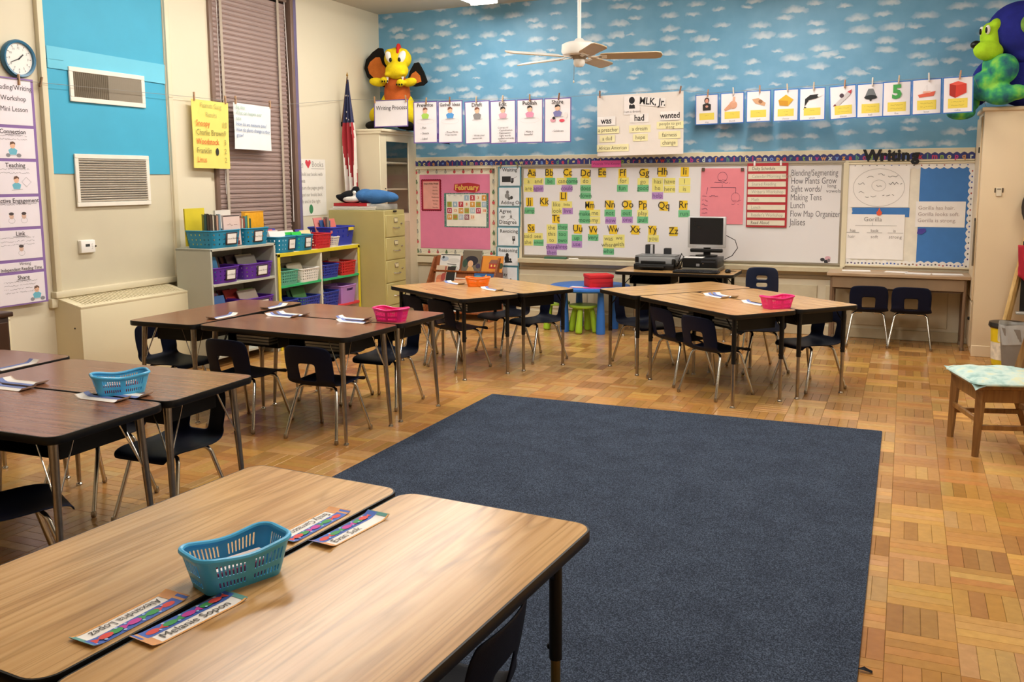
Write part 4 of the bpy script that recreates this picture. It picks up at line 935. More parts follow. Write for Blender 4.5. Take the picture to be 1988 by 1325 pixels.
CAPM = [MB().lathe([(.0105, .03), (.013, .02), (.013, .006), (.009, .001)], 10, (sx*.187, sy*.192, 0)).mesh('foot_cap', CHROMED) for sx in (-1, 1) for sy in (-1, 1)]
def chair(label, x, y, deg, scale=1, shell=None, group='navy plastic pupil chairs'):
    """deg = direction the sitter faces, measured from +x"""
    t = thing('student_chair', label, 'chair', (x, y, 0), math.radians(deg-90), group); t.scale = (scale,)*3
    link('seat_shell', shell or SHELL, t)
    for lm, cm in zip(LEGM, CAPM):
        l_ = link('leg', lm, t); link('foot_cap', cm, l_)
    return t
chair('navy chair before the middle left group, right-hand one with its back to us', -3.28, 4.66, 90)
chair('navy chair before the middle left group, left-hand one with its back to us', -3.90, 4.67, 88)
chair('navy chair between the radiator and the middle left desks', -4.64, 4.80, -4)
chair('navy chair tucked under the far side of the pink-basket brown desk, right one', -3.36, 5.50, -90)
chair('navy chair tucked under the far side of the pink-basket brown desk, left one', -3.79, 5.49, -93)
chair('navy chair before the book-rack desks, right-hand one with its back to us', -3.45, 6.83, 66)
chair('navy chair before the book-rack desks, left-hand one near the file cabinet', -3.83, 7.03, 62)
chair('navy chair behind the book-rack desks, left-hand one seen between the legs', -3.38, 7.63, 242)
chair('navy chair behind the book-rack desks, right-hand one beside the blue table', -2.97, 7.42, 240)
chair('navy chair before the right desk group, right-hand one showing its full back', -1.24, 6.66, 57)
chair('navy chair before the right desk group, left-hand one with its back to us', -1.575, 6.995, 47)
chair('navy chair at the left end of the right desk group, beside the blue table legs', -2.04, 7.56, 318)
chair('navy chair at the right tip of the right desk group', -.63, 7.15, 228)
chair('navy chair seen through the legs of the right desk group, under the pink basket', -1.085, 7.655, 210)
chair('navy chair on the far side of the blue-basket brown desk, right one by the leg', -3.15, 3.20, -90)
chair('navy chair on the far side of the blue-basket brown desk, left one mostly hidden', -3.66, 3.22, -92)
chair('navy chair cut by the left edge in front of the nearest brown desk', -3.13, 2.33, 62)
chair('navy chair pushed under the nearest oak desk beside the rug', -1.005, 1.775, 181)
chair('navy chair under the tan desk by the writing board, left-hand one', -.29, 9.245, 92, .98)
chair('navy chair under the tan desk by the writing board, right-hand one', .085, 9.245, 89, .98)
chair('larger slate-blue chair with slotted back at the computer desk', -1.20, 8.72, 95, 1.31, SHELLB, None).scale = (.84, 1.25, 1.31)
# ================================================================== BASKETS
def rr_path(w_, d_, r, n):
    """n points around a rounded rectangle, evenly spaced"""
    pts = rrect(w_, d_, r, 8); L = [0]
    P = [Vector(p) for p in pts]+[Vector(pts[0])]
    for i in range(len(P)-1): L.append(L[-1]+(P[i+1]-P[i]).length)
    out = []; k = 0
    for q in range(n):
        s_ = L[-1]*q/n
        while L[k+1] < s_: k += 1
        out.append(P[k].lerp(P[k+1], (s_-L[k])/max(1e-9, L[k+1]-L[k])))
    return out
def basket_mesh(w_, d_, h_, n, levels, hole, wave=0, taper=.8, r=.03, th=.003, rim=.006):
    lo = rr_path(w_*taper, d_*taper, r*.8, n); hi = rr_path(w_, d_, r, n)
    def top(i):
        x = hi[i].x/(w_/2)
        return h_*(1+wave*(math.cos(x*PI)*-.5)*(1 if abs(hi[i].y) > d_*.3 else 1))
    vs = []; fs = []
    for j in range(levels+1):
        a = j/levels
        for i in range(n): p = lo[i].lerp(hi[i], a); vs.append((p.x, p.y, top(i)*a))
    for j in range(levels):
        for i in range(n):
            if hole and hole(i, j, hi[i], n): continue
            i2 = (i+1) % n; fs.append((j*n+i, j*n+i2, (j+1)*n+i2, (j+1)*n+i))
    fs.append(tuple(range(n-1, -1, -1)))
    o = MB().add(vs, fs).build('basket_body', WHITE, None, smooth=0); mod(o, 'SOLIDIFY', thickness=th, offset=1); bake(o); me = o.data; bpy.data.objects.remove(o)
    me.shade_smooth(); me.set_sharp_from_angle(angle=math.radians(35))
    rp_ = [(hi[i].x, hi[i].y, top(i)) for i in range(0, n, max(1, n//48))]
    rm = MB().tube([(x*1.01, y*1.02, z) for x, y, z in rp_], rim, 8, closed=True).mesh('rim', WHITE)
    return me, rm
def cover(me, mat):
    m = me.copy(); m.materials.clear(); m.materials.append(mat); return m
def tab_hole(i, j, p, n):
    if j in (0, 5): return False
    long_ = abs(p.y) > .045
    if long_: return i % 2 == 0 and .010 < abs(p.x) < .086 and j in (1, 3, 4)
    return i % 2 == 0 and abs(p.y) < .036 and j in (1, 3, 4)
TABB = basket_mesh(.228, .128, .080, 132, 6, tab_hole, wave=.16, taper=.80, r=.035, th=.0025, rim=.0065)
def table_basket(label, col, x, y, deg, sc=1, red=False):
    t = thing('pencil_basket', label, 'basket', (x, y, DH+.0005), math.radians(deg), 'plastic baskets on the desks'); t.scale = (sc,)*3
    mt = M(col, .3, 0, .03, spec=.5)
    link('basket_body', cover(TABB[0], mt), t); link('rim', cover(TABB[1], mt), t)
    if red:
        for k in range(2):
            q = thing('crayon_box', 'red card of crayons inside the %s, %s one' % (red, ['front', 'rear'][k]), 'box', (x, y, DH+.004), math.radians(deg))
            bx('carton', (.02*k-.01, -.028+.045*k, .020), (.125, .02, .036), M('#c02f45' if k == 0 else '#b5485a', .5), q, b=.002)
            bx('flap', (.02*k-.01, -.028+.045*k, .040), (.122, .016, .004), M('#e8d9d2', .5), q)
    return t
table_basket('sky blue basket on the nearest oak desks', '#4cb2e4', -1.386, 1.59, 68, red='nearest sky blue basket')
table_basket('sky blue basket on the brown desks at left', '#4cb2e4', -3.125, 2.90, 55, red='left sky blue basket')
table_basket('hot pink basket on the middle left brown desks', '#e4287f', -3.085, 5.125, -2)
table_basket('hot pink basket on the right desk group', '#e4287f', -.815, 6.635, 44)
table_basket('orange basket on the desks before the book rack', '#f07818', -3.40, 7.115, 20, .92)
# ================================================================== NAME STRIPS
def name_tag(label, x, y, deg, text=None, far=False, curl=.012, w_=.245, h_=.074):
    def zf(u, v): return curl*max(0, abs(u-.5)*2-.72)**2*6 + .0006
    b = MB().grid(lambda u, v: ((u-.5)*w_, (v-.5)*h_, zf(u, v)), 20, 3); b.grid(lambda u, v: ((.5-u)*w_, (v-.5)*h_, zf(1-u, v)-.0005), 20, 3)
    o = b.build('name_strip', M('#efeae4', .6, 0, .02), None, (x, y, DH+.0004), (0, 0, math.radians(deg)))
    tag(o, label, 'name tag', 'name strips on the desks')
    def band_(name, v0, v1, col, u0=0, u1=1, dz=.0007):
        return MB().grid(lambda u, v: ((u0+(u1-u0)*u-.5)*w_, (v0+(v1-v0)*v-.5)*h_, zf(u0+(u1-u0)*u, v)+dz), 16, 1).build(name, M(col, .6), o)
    band_('printed_band', .54 if not far else .62, 1, '#3c62b8' if not far else '#6f7fb8'); band_('printed_edge', 0, .07, '#e3a254' if not far else '#d9c6b0')
    if not far: band_('printed_corner', .0, 1.0, '#d99a62', 0, .11, .0009); band_('printed_corner', .0, 1.0, '#5f9a94', .955, 1, .0009)
    pr = PR(.0019)
    for u, c in ((-.38, '#d9483f'), (-.2, '#3f9a52'), (.0, '#c23a9a'), (.2, '#3f9a52'), (.3, '#d9483f')):
        x0, y0 = u*w_*.95+.01, .26*h_
        pr.ell(x0, y0, .017, .010, c, 10).poly([(x0+.014, y0), (x0+.030, y0+.011), (x0+.030, y0-.011)], c)
        pr.ell(x0+.032, y0+.012, .004, .004, '#9fc0ea', 6).ell(x0-.03, y0-.008, .0035, .0035, '#9fc0ea', 6)
    if not far: pr.put(o, 'printed_fish')['kind'] = 'stuff'
    if text: T(o, text, -.085, -.014, .031, '#3f3a38', 'LEFT', z=.0024, sx=.95 if len(text) < 14 else .8)
    return o
name_tag('fish-print name strip on the left oak desk, nearer the camera than the basket', -1.458, 1.345, 266, 'Alexandria Lopez')
name_tag('fish-print name strip on the right oak desk, touching the front of the basket', -1.342, 1.392, 82, 'Melanie Sopon')
name_tag('fish-print name strip on the left oak desk, beyond the blue basket', -1.418, 1.925, 267, 'Emily Carrasco')
name_tag('fish-print name strip on the right oak desk, beyond the blue basket', -1.305, 1.935, 84, 'Evan Sok', curl=.02)
name_tag('name strip corner on the oak desk at the bottom left corner', -1.56, .985, 175, far=True)
for lab, x, y, d in (('name strip under the front of the blue basket on the brown desks', -3.10, 2.78, 1), ('name strip under the back of the blue basket on the brown desks', -3.07, 2.875, 181), ('name strip on the brown desk seam at the left edge, rear one', -3.70, 2.875, 181), ('name strip on the brown desk seam at the left edge, front one', -3.66, 2.775, 1), ('curled name strip on the far left brown desk end', -4.075, 3.12, 91),
                     ('curled name strip on the radiator-side desk, nearer one', -4.255, 4.85, 91), ('curled name strip on the radiator-side desk, farther one', -4.235, 5.38, 91), ('name strip pair on the middle left seam, rear left strip', -3.87, 5.125, 176), ('name strip pair on the middle left seam, front left strip', -3.89, 5.03, -4), ('name strip beside the pink basket on brown desks, rear strip', -3.36, 5.10, 176), ('name strip beside the pink basket on brown desks, front strip', -3.28, 4.985, -4),
                     ('name strip in the middle of the right desk group, rear strip', -1.275, 7.19, 138), ('name strip in the middle of the right desk group, front strip', -1.335, 7.125, -42), ('name strip beside the pink basket of the right group', -.985, 6.80, -42), ('name strip left of the orange basket', -3.69, 7.24, 149), ('name strip right of the orange basket', -3.18, 6.93, -31)):
    name_tag(lab, x, y, d, far=True, curl=.035)
# books and folders in the open desk boxes
def book(label, loc, size, col, rot=(0, 0, 0), page='#e8e2d4', group=None, spine='x', title=None, cat='book'):
    """lying or standing book: cover boards, spine and page block; size = (width from spine, height, thickness)"""
    w_, h_, t_ = size
    t = thing('book', label, cat, loc, rot=rot, group=group)
    cm = M(col, .45, 0, .04)
    cv = MB()
    for s_ in (-1, 1): cv.box((0, 0, s_*(t_/2-.001)), (w_, h_, .002))
    cv.box((-w_/2+.001, 0, 0), (.002, h_, t_)); cv.build('cover', cm, t, smooth=0)
    bx('pages', (.002, 0, 0), (w_-.006, h_-.006, max(.002, t_-.004)), M(page, .8), t)
    return t
k = 0
for (dx, dy, ang, wh) in ((-3.86, 4.78, -3.8, 'under the front middle left desk, left pile'), (-3.28, 4.74, -3.8, 'under the front middle left desk, right pile'), (-1.52, 6.95, -41.5, 'under the front right-group desk, left pile'), (-1.08, 6.58, -41.5, 'under the front right-group desk, right pile'), (-3.76, 6.97, -31, 'under the orange-basket desk, left pile'), (-3.26, 6.66, -31, 'under the orange-basket desk, right pile')):
    for q in range(3):
        book('%s grey workbook %s' % (['bottom', 'middle', 'top'][q], wh), (dx+random.uniform(-.01, .01), dy, DH-.034-.10+.012+q*.019), (.28, .21, .017), ['#5d6066', '#77797c', '#4d5560'][q], (0, 0, math.radians(ang+random.uniform(-5, 5))), group='workbooks in the desk boxes')

# ================================================================== SHELVES ALONG THE LEFT WALL
GREY = M('#b3b3a5', .5, 0, .03, 3); SHW = M('#d9d3bf', .5, 0, .03, 3); YEL = M('#d8c526', .5, 0, .04)
gs = thing('bookshelf', 'grey bookshelf with purple and teal baskets', 'bookshelf', (-5.52, 6.40, 0)); gs.scale = (1, .94, 1)
for y in (-.445, .445): bx('side_panel', (0, y, .51), (.38, .022, 1.02), GREY, gs, b=.003)
bx('back_panel', (-.185, 0, .51), (.008, .87, 1.0), GREY, gs)
for z in (.09, .40, .71, 1.012): bx('shelf_board', (0, 0, z), (.38, .868 if z < 1 else .912, .024), GREY, gs, b=.003)
ys = thing('bookshelf', 'yellow-edged cream bookshelf with green and red shelves', 'bookshelf', (-5.52, 7.56, 0)); ys.scale = (1, .985, 1)
for y in (-.685, .685): bx('side_panel', (-.006, y, .455), (.36, .024, .91), SHW, ys, b=.002); bx('yellow_edge', (.178, y, .455), (.012, .034, .91), YEL, ys, b=.002)
bx('divider', (-.005, .0, .455), (.365, .026, .88), SHW, ys, b=.002)
bx('back_panel', (-.18, 0, .455), (.008, 1.35, .90), SHW, ys)
bx('top_board', (-.006, 0, .908), (.36, 1.394, .026), SHW, ys, b=.002); bx('yellow_edge', (.178, 0, .900), (.012, 1.404, .036), YEL, ys, b=.002)
for y in (-.345, .345):
    bx('shelf_board', (0, y, .60), (.37, .655, .024), M('#2fae6c', .5), ys, b=.002)
    bx('shelf_board', (0, y, .305), (.37, .655, .024), M('#d23a44', .5), ys, b=.002)
    bx('shelf_board', (0, y, .07), (.37, .655, .024), SHW, ys, b=.002)
def SH(x, y):
    return (x+.14, 6.40+(y-6.59)*.94) if y < 7.03 else (x+.14, 7.56+(y-7.745)*.985)
def row_hole(i, j, p, n): return i % 4 == 0 and j in (2, 5, 8)
def fine_hole(i, j, p, n): return i % 2 == 0 and j in (2, 4, 6, 8)
BK = {'long': basket_mesh(.30, .27, .145, 96, 11, row_hole, taper=.88, r=.04, th=.003, rim=.006),
      'fine': basket_mesh(.27, .23, .125, 80, 10, fine_hole, taper=.9, r=.03, th=.003, rim=.006),
      'bin': basket_mesh(.36, .42, .17, 60, 7, lambda i, j, p, n: i % 4 == 0 and j in (3, 5), taper=.86, r=.03, th=.004, rim=.008),
      'tote': basket_mesh(.26, .24, .19, 48, 7, lambda i, j, p, n: j == 5 and p.x > .1 and abs(p.y) < .045, taper=.86, r=.025, th=.004, rim=.007),
      'tub': basket_mesh(.17, .15, .095, 64, 10, fine_hole, taper=.8, r=.06, th=.003, rim=.006)}
def basket(label, kind, col, x, y, z, rz=0, card=None, sc=(1, 1, 1), group=None):
    x, y = SH(x, y)
    t = thing('book_basket', label, 'basket', (x, y, z+.001), rz, group); t.scale = sc
    mt = M(col, .42, 0, .03); link('basket_body', cover(BK[kind][0], mt), t); link('rim', cover(BK[kind][1], mt), t)
    if card:
        hd = bx('label_holder', (.149, card[1], .075), (.008, .105, .105), M('#3b2a2c', .6), t, b=.003, rot=(0, .10, 0))
        cd_ = bx('label_card', (.0048, 0, 0), (.002, .083, .083), M('#efece8', .6), hd, b=.001)
        LAB.append((cd_, card[0]))
    return t
LAB = []
TEALB = '#1e86ad'; PURB = '#5b2a9a'; BLUB_ = '#2a3a9c'
G1 = 'teal label baskets on top of the shelves'
basket('large teal basket full of tall books at the left end of the grey shelf', 'long', TEALB, -5.62, 6.36, 1.024, 0, ('Picture Books', .035), (1.05, 1.35, 1), G1)
basket('teal basket with a bright yellow bag at the right end of the grey shelf', 'long', TEALB, -5.62, 6.80, 1.024, 0, ('Read Aloud', -.01), (1.05, 1.15, 1), G1)
basket('teal basket of white papers, left on the yellow shelf', 'long', TEALB, -5.62, 7.19, .922, 0, ('Science', .055), (1.05, 1.0, 1), G1)
basket('teal basket with green folders, second on the yellow shelf', 'long', TEALB, -5.62, 7.485, .922, 0, ('Read Alone', .02), (1.05, .92, 1), G1)
basket('red basket with punched holes on the yellow shelf', 'fine', '#c2242f', -5.62, 7.80, .922, 0, None, (1.1, 1.15, 1.1))
basket('small white tub in front of the royal blue bin', 'tub', '#dedad0', -5.56, 8.03, .922)
basket('royal blue bin with a yellow tab at the right end of the yellow shelf', 'bin', '#2634a6', -5.66, 8.20, .922, 0, None, (.85, 1.0, 1.1))
tag(bx('tab_label', (-5.352, 8.12, 1.09), (.006, .09, .03), M('#e0c63a', .6)), 'yellow tab stuck on the rim of the royal blue bin', 'label')
G2 = 'purple label baskets in the grey shelf'
basket('purple basket on the upper grey shelf, left one', 'long', PURB, -5.60, 6.335, .722, 0, ('Level Books', .03), (.95, 1.22, .92), G2)
basket('purple basket on the upper grey shelf, right one', 'long', PURB, -5.60, 6.79, .722, 0, ('Level Books', .02), (.95, 1.45, .92), G2)
basket('purple basket on the lower grey shelf, left one', 'long', PURB, -5.60, 6.335, .412, 0, ('Level Books', .03), (.95, 1.22, .92), G2)
basket('purple basket on the lower grey shelf, right one', 'long', PURB, -5.60, 6.79, .412, 0, ('Level Books', .02), (.95, 1.45, .92), G2)
basket('sea green basket on the green shelf', 'fine', '#5aa58c', -5.60, 7.215, .612, 0, None, (1.0, 1.15, 1.05))
basket('white lattice basket on the green shelf', 'fine', '#e6e3dc', -5.60, 7.545, .612, 0, None, (1.0, 1.3, 1.0))
basket('royal blue basket on the right green shelf', 'fine', BLUB_, -5.60, 7.91, .612, 0, None, (1.0, 1.15, 1.05))
basket('red basket on the right green shelf', 'fine', '#c4282c', -5.60, 8.23, .612, 0, None, (1.0, 1.15, 1.1))
basket('royal blue basket on the left red shelf, left one', 'fine', BLUB_, -5.60, 7.20, .317, 0, None, (1.0, 1.1, 1.15))
basket('royal blue basket on the left red shelf, right one', 'fine', BLUB_, -5.60, 7.535, .317, 0, None, (1.05, 1.35, 1.15))
basket('royal blue basket on the right red shelf', 'fine', BLUB_, -5.60, 7.90, .317, 0, None, (1.0, 1.15, 1.2))
basket('lilac tote with a handle slot on the right red shelf', 'tote', '#b07fc6', -5.60, 8.22, .317, 0, None, (1.0, 1.15, .95))
# standing books: x faces the room, so covers face +x or spines show along y
ORD = ['first', 'second', 'third', 'fourth', 'fifth', 'sixth', 'seventh', 'eighth', 'ninth', 'tenth', 'eleventh']
def spines(where, y0, x, z, specs, ang=-.72):
    """row of books standing with their spines turned to the room; specs = (thickness, height, colour)"""
    q = 0
    x, y0 = SH(x, y0); ca, sa = math.cos(ang), math.sin(ang)
    for i, (t_, h_, col) in enumerate(specs):
        u, v_ = -.07, q+t_/2
        book('%s book from the left standing in the %s' % (ORD[i], where), (x+u*ca-v_*sa, y0+u*sa+v_*ca, z+h_/2+.004), (.15, h_, t_), col, (PI/2, 0, PI+ang), group='books in the %s' % where)
        q += t_+.002
def face_book(label, x, y, z, w_, h_, t_, col, lean=.12, pic=None, yaw=0):
    """book leaning back with its front cover to the room (+x)"""
    x, y = SH(x, y)
    t = thing('book', label, 'book', (x, y, z+.004))
    t.rotation_euler = (Matrix.Rotation(yaw, 3, 'Z') @ Matrix.Rotation(-lean, 3, 'Y')).to_euler()
    cm = M(col, .4, 0, .04)
    bx('front_cover', (t_/2-.001, 0, h_/2), (.002, w_, h_), cm, t); bx('back_cover', (-t_/2+.001, 0, h_/2), (.002, w_, h_), cm, t); bx('spine', (0, -w_/2+.001, h_/2), (t_, .002, h_), cm, t)
    bx('pages', (0, .002, h_/2), (t_-.004, w_-.006, h_-.006), M('#e8e2d4', .8), t)
    if pic:
        s_ = sheet('cover_picture', '', '', (t_/2+.0012, 0, h_/2), w_*.98, h_*.98, M(col, .4, 0, .04), LEFT, parent=t)
        pr = PR(.0006); pic(pr, w_, h_); pr.put(s_)
    return t
spines('left teal basket on the grey shelf', 6.20, -5.58, 1.035, [(.022, .27, '#28433a'), (.018, .275, '#3a2c22'), (.024, .27, '#4a3b30'), (.012, .26, '#d9cfba'), (.014, .265, '#4a4036'), (.016, .26, '#c9a08a'), (.018, .27, '#7d97a8')])
face_book('yellow workbook standing at the back of the left teal basket', -5.76, 6.30, 1.035, .24, .32, .012, '#dcc832', .03)
face_book('pink picture book showing red flowers in the left teal basket', -5.50, 6.47, 1.03, .215, .265, .014, '#d9c2bb', .05, lambda p, w_, h_: p.rect(0, h_*.47, w_*.97, h_*.035, '#2a2222').ell(-.05, -.07, .03, .025, '#a8352f').ell(.0, -.06, .03, .025, '#8c2a2a').ell(.05, -.075, .03, .022, '#b0483c').rect(0, -.11, w_*.8, .035, '#6a2d2a').squig(-.06, .05, .13, .018, '#8a6a62'))
face_book('white topped book behind the pink picture book', -5.72, 6.62, 1.03, .20, .30, .02, '#e0dad2', .03)
spines('right teal basket on the grey shelf', 6.655, -5.56, 1.035, [(.012, .22, '#c98a7a'), (.014, .22, '#d8c9b0'), (.012, .225, '#b0574a'), (.02, .24, '#4e8f8a'), (.016, .25, '#d9b93a'), (.012, .22, '#3a5a48')])
yb = thing('yellow_bag', 'bright golden yellow bag bulging out of the teal basket', 'bag', (-5.44, 6.66, 1.03), -.3)
mod(MB().box((0, 0, .145), (.07, .20, .29), b=.012).build('bag_body', M('#e2a21a', .45, 0, .12, 12, bump=.5, bscale=14), yb), 'SUBSURF', levels=2, render_levels=2)
bx('bag_fold', (.0, .0, .285), (.074, .198, .008), M('#d39414', .5), yb, b=.004)
spines('maroon edge of the right teal basket', 6.965, -5.55, 1.035, [(.018, .17, '#5a2a22')])
def papers(where, y0, y1, x, z, specs, lean):
    for i, (y, w_, h_, col) in enumerate(specs): face_book('%s booklet leaning in the %s' % (ORD[i], where), x-i*.03, y, z, w_, h_, .008, col, lean, yaw=.05*(i % 3-1))
papers('white-paper teal basket', 0, 0, -5.56, .93, [(7.22, .22, .19, '#e9e6e2'), (7.17, .22, .20, '#d9cfc9'), (7.15, .21, .21, '#d6604e'), (7.2, .23, .215, '#4a45a0')], .35)
papers('green-folder teal basket', 0, 0, -5.57, .93, [(7.53, .14, .17, '#35c84a'), (7.43, .14, .17, '#2fb944'), (7.48, .2, .185, '#e6e2dc')], .35)
papers('red basket on the yellow shelf', 0, 0, -5.60, .93, [(7.73, .16, .18, '#e4d6a2'), (7.68, .12, .19, '#4a3f9a'), (7.80, .14, .15, '#d4a94e')], .4)
papers('royal blue bin', 0, 0, -5.60, .93, [(8.16, .18, .27, '#d9726a'), (8.10, .14, .26, '#3f5f9a'), (8.05, .16, .285, '#e08a86'), (8.2, .2, .25, '#8fb0c2')], .25)
spines('end of the royal blue bin', 8.035, -5.60, .93, [(.02, .28, '#8b7f72'), (.012, .25, '#5a6a80')])
papers('upper left purple basket', 0, 0, -5.58, .73, [(6.28, .2, .2, '#3f86b8'), (6.32, .2, .21, '#4a9ac0'), (6.41, .16, .2, '#5a4a44')], .3)
papers('upper right purple basket', 0, 0, -5.56, .73, [(6.80, .24, .2, '#8f8a80'), (6.82, .22, .21, '#b3a98a'), (6.70, .2, .215, '#4a3a36'), (6.62, .12, .2, '#6a4a3c')], .42)
papers('lower left purple basket', 0, 0, -5.57, .42, [(6.33, .22, .18, '#4f7fc0'), (6.30, .2, .2, '#a06a94'), (6.36, .2, .19, '#5a8aa8')], .3)
papers('lower right purple basket', 0, 0, -5.56, .42, [(6.80, .24, .2, '#c9b8a8'), (6.84, .2, .205, '#8aa85a'), (6.66, .2, .215, '#b03a36'), (6.60, .16, .22, '#5a2430')], .45)
papers('sea green basket', 0, 0, -5.60, .62, [(7.22, .16, .17, '#4a4a42'), (7.26, .16, .18, '#8d8a78')], .35)
papers('white lattice basket', 0, 0, -5.60, .62, [(7.53, .22, .17, '#cfc8b4'), (7.58, .2, .175, '#b8ad90'), (7.50, .2, .18, '#6a6456')], .45)
papers('blue basket on the right green shelf', 0, 0, -5.60, .62, [(7.90, .16, .18, '#7a4a3a'), (7.94, .16, .17, '#5a4a50')], .35)
papers('red basket on the right green shelf', 0, 0, -5.62, .62, [(8.22, .18, .17, '#8f7a6a')], .3)
papers('left blue basket on the red shelf', 0, 0, -5.60, .33, [(7.20, .16, .2, '#b9a96a'), (7.16, .16, .21, '#6a7a5a'), (7.25, .12, .19, '#c9c4b4')], .3)
papers('right blue basket on the red shelf', 0, 0, -5.58, .33, [(7.56, .2, .22, '#5f9a5a'), (7.52, .2, .2, '#4a7a4e')], .4)
papers('far blue basket on the red shelf', 0, 0, -5.60, .33, [(7.92, .14, .2, '#9aa8b4'), (7.88, .14, .19, '#5a5f6a'), (7.98, .14, .22, '#b4c0c8')], .35)
for k, (y, z, w_) in enumerate(((8.15, .088, .24), (8.17, .10, .2))): tag(bx('paper_stack', (-5.46, y-.185, z), (.22, w_, .012), PAPER), '%s paper sheets on the bottom of the yellow shelf' % ['lower white', 'upper white'][k], 'paper')
# ================================================================== FILE CABINET
FC = M('#b9ac6f', .45, 0, .05, 4); FCD = M('#8f8150', .5)
fc = thing('file_cabinet', 'olive tan five-drawer steel filing cabinet', 'filing cabinet', (-5.385, 8.49, 0))
bx('cabinet_body', (-.006, 0, .64), (.70, .42, 1.27), FC, fc, b=.004)
for k in range(5):
    z = .135+k*.243
    d = bx('drawer', (.348, 0, z), (.016, .395, .232), FC, fc, b=.004)
    lh_ = bx('label_holder', (.011, -.0, .062), (.006, .075, .05), CHROMED, d, b=.002); bx('label_card', (.0035, 0, 0), (.002, .06, .036), M('#d8cda0', .6), lh_)
    hd = MB().tube([(.01, -.06, -.018), (.03, -.05, -.022), (.035, 0, -.024), (.03, .05, -.022), (.01, .06, -.018)], .006, 8).build('handle', CHROME, d)
    bx('thumb_latch', (.012, .12, .02), (.01, .03, .014), CHROMED, d, b=.003)
bx('lock', (.351, .0, 1.262), (.012, .06, .02), BLACK, fc, b=.003)
for k, (z, w_, l_, col, nm) in enumerate(((1.284, .31, .56, '#d9d5cc', 'white binder at the bottom of the stack on the filing cabinet'), (1.303, .30, .54, '#e4e0d8', 'pale folder in the stack on the filing cabinet'), (1.330, .29, .42, '#b8242c', 'red binder on top of the filing cabinet stack'))):
    book(nm, (-5.46+(-.03 if k == 2 else .02*k), 8.47, z+.004), (w_, l_, .018 if k < 2 else .034), col, (0, 0, PI/2+random.uniform(-.04, .04)), cat='binder')
tag(bx('letter_tray', (-5.155, 8.47, 1.31), (.18, .27, .06), M('#c9c9c4', .2, 0, 0, alpha=.55), b=.01), 'clear plastic tray on the filing cabinet beside the toy whale', 'tray')
wh = thing('plush_whale', 'black, white and blue plush whale lying on red binders', 'soft toy', (-5.40, 8.46, 1.352), .03); wh.scale = (1.12, 1.2, 1.3)
def blob(name, mat, parent, parts, vox=.012, sm=3):
    b = MB()
    for p in parts: b.ell(*p[:2], rot=p[2] if len(p) > 2 else (0, 0, 0), nu=18, nv=12)
    o = b.build(name, mat, parent); mod(o, 'REMESH', mode='VOXEL', voxel_size=vox); mod(o, 'SMOOTH', iterations=sm, factor=.5)
    return o
PB = lambda c: M(c, .9, 0, .12, 14, bump=.5, bscale=120, spec=.2)
BLOBS = []
BLOBS.append(blob('whale_back', PB('#3f6fa6'), wh, [((.12, 0, .05), (.2, .10, .06)), ((.26, .0, .05), (.12, .07, .045), (0, .1, 0)), ((.02, 0, .055), (.1, .10, .06))]))
BLOBS.append(blob('whale_body', PB('#17191d'), wh, [((-.12, 0, .05), (.14, .09, .055)), ((-.2, -.02, .03), (.1, .05, .03), (0, .3, .2)), ((-.07, -.03, .10), (.05, .02, .04), (.2, -.5, 0))]))
BLOBS.append(blob('whale_belly', PB('#e6e4de'), wh, [((-.10, -.055, .03), (.10, .05, .03)), ((-.055, -.075, .085), (.022, .02, .02))]))
# ================================================================== CORNER CUPBOARD
CB = M('#ddd2b4', .45, 0, .02, 3)
cc = thing('corner_cupboard', 'cream corner cupboard with a glazed door', 'cupboard', (-5.63, 9.205, 0))
W2, D2 = .24, .41
bx('front_panel', (0, -D2+.01, 1.055), (2*W2, .02, 2.11), CB, cc, b=.003); bx('back_panel', (-W2+.008, 0, 1.055), (.016, 2*D2-.02, 2.11), CB, cc)
bx('top_board', (.012, -.01, 2.12), (2*W2+.02, 2*D2, .03), CB, cc, b=.005); bx('cornice', (.02, -.015, 2.145), (2*W2+.05, 2*D2, .03), CB, cc, b=.01)
bx('door_stile', (W2-.01, -.335, 1.055), (.02, .13, 2.11), CB, cc, b=.003); bx('door_stile', (W2-.01, .315, 1.055), (.02, .19, 2.11), CB, cc, b=.003)
bx('door_rail', (W2-.01, -.025, 2.07), (.02, .49, .09), CB, cc, b=.003); bx('door_rail', (W2-.01, -.025, 1.16), (.02, .49, .10), CB, cc, b=.003)
bx('lower_door', (W2-.008, -.025, .56), (.02, .49, 1.1), M('#c9bd9d', .5), cc, b=.003)
bx('glass_pane', (W2-.008, -.025, 1.62), (.004, .48, .82), GLASS, cc)
for z in (1.20, 1.49, 1.79): bx('shelf_board', (-.01, 0, z), (.44, .78, .02), CB, cc, b=.002)
bx('latch', (W2+.006, -.315, 1.37), (.02, .025, .05), BLACK, cc, b=.004)
MB().cyl((W2, -.315, 1.50), (W2+.012, -.315, 1.50), .006, n=8).build('latch_pin', BLACK, cc)
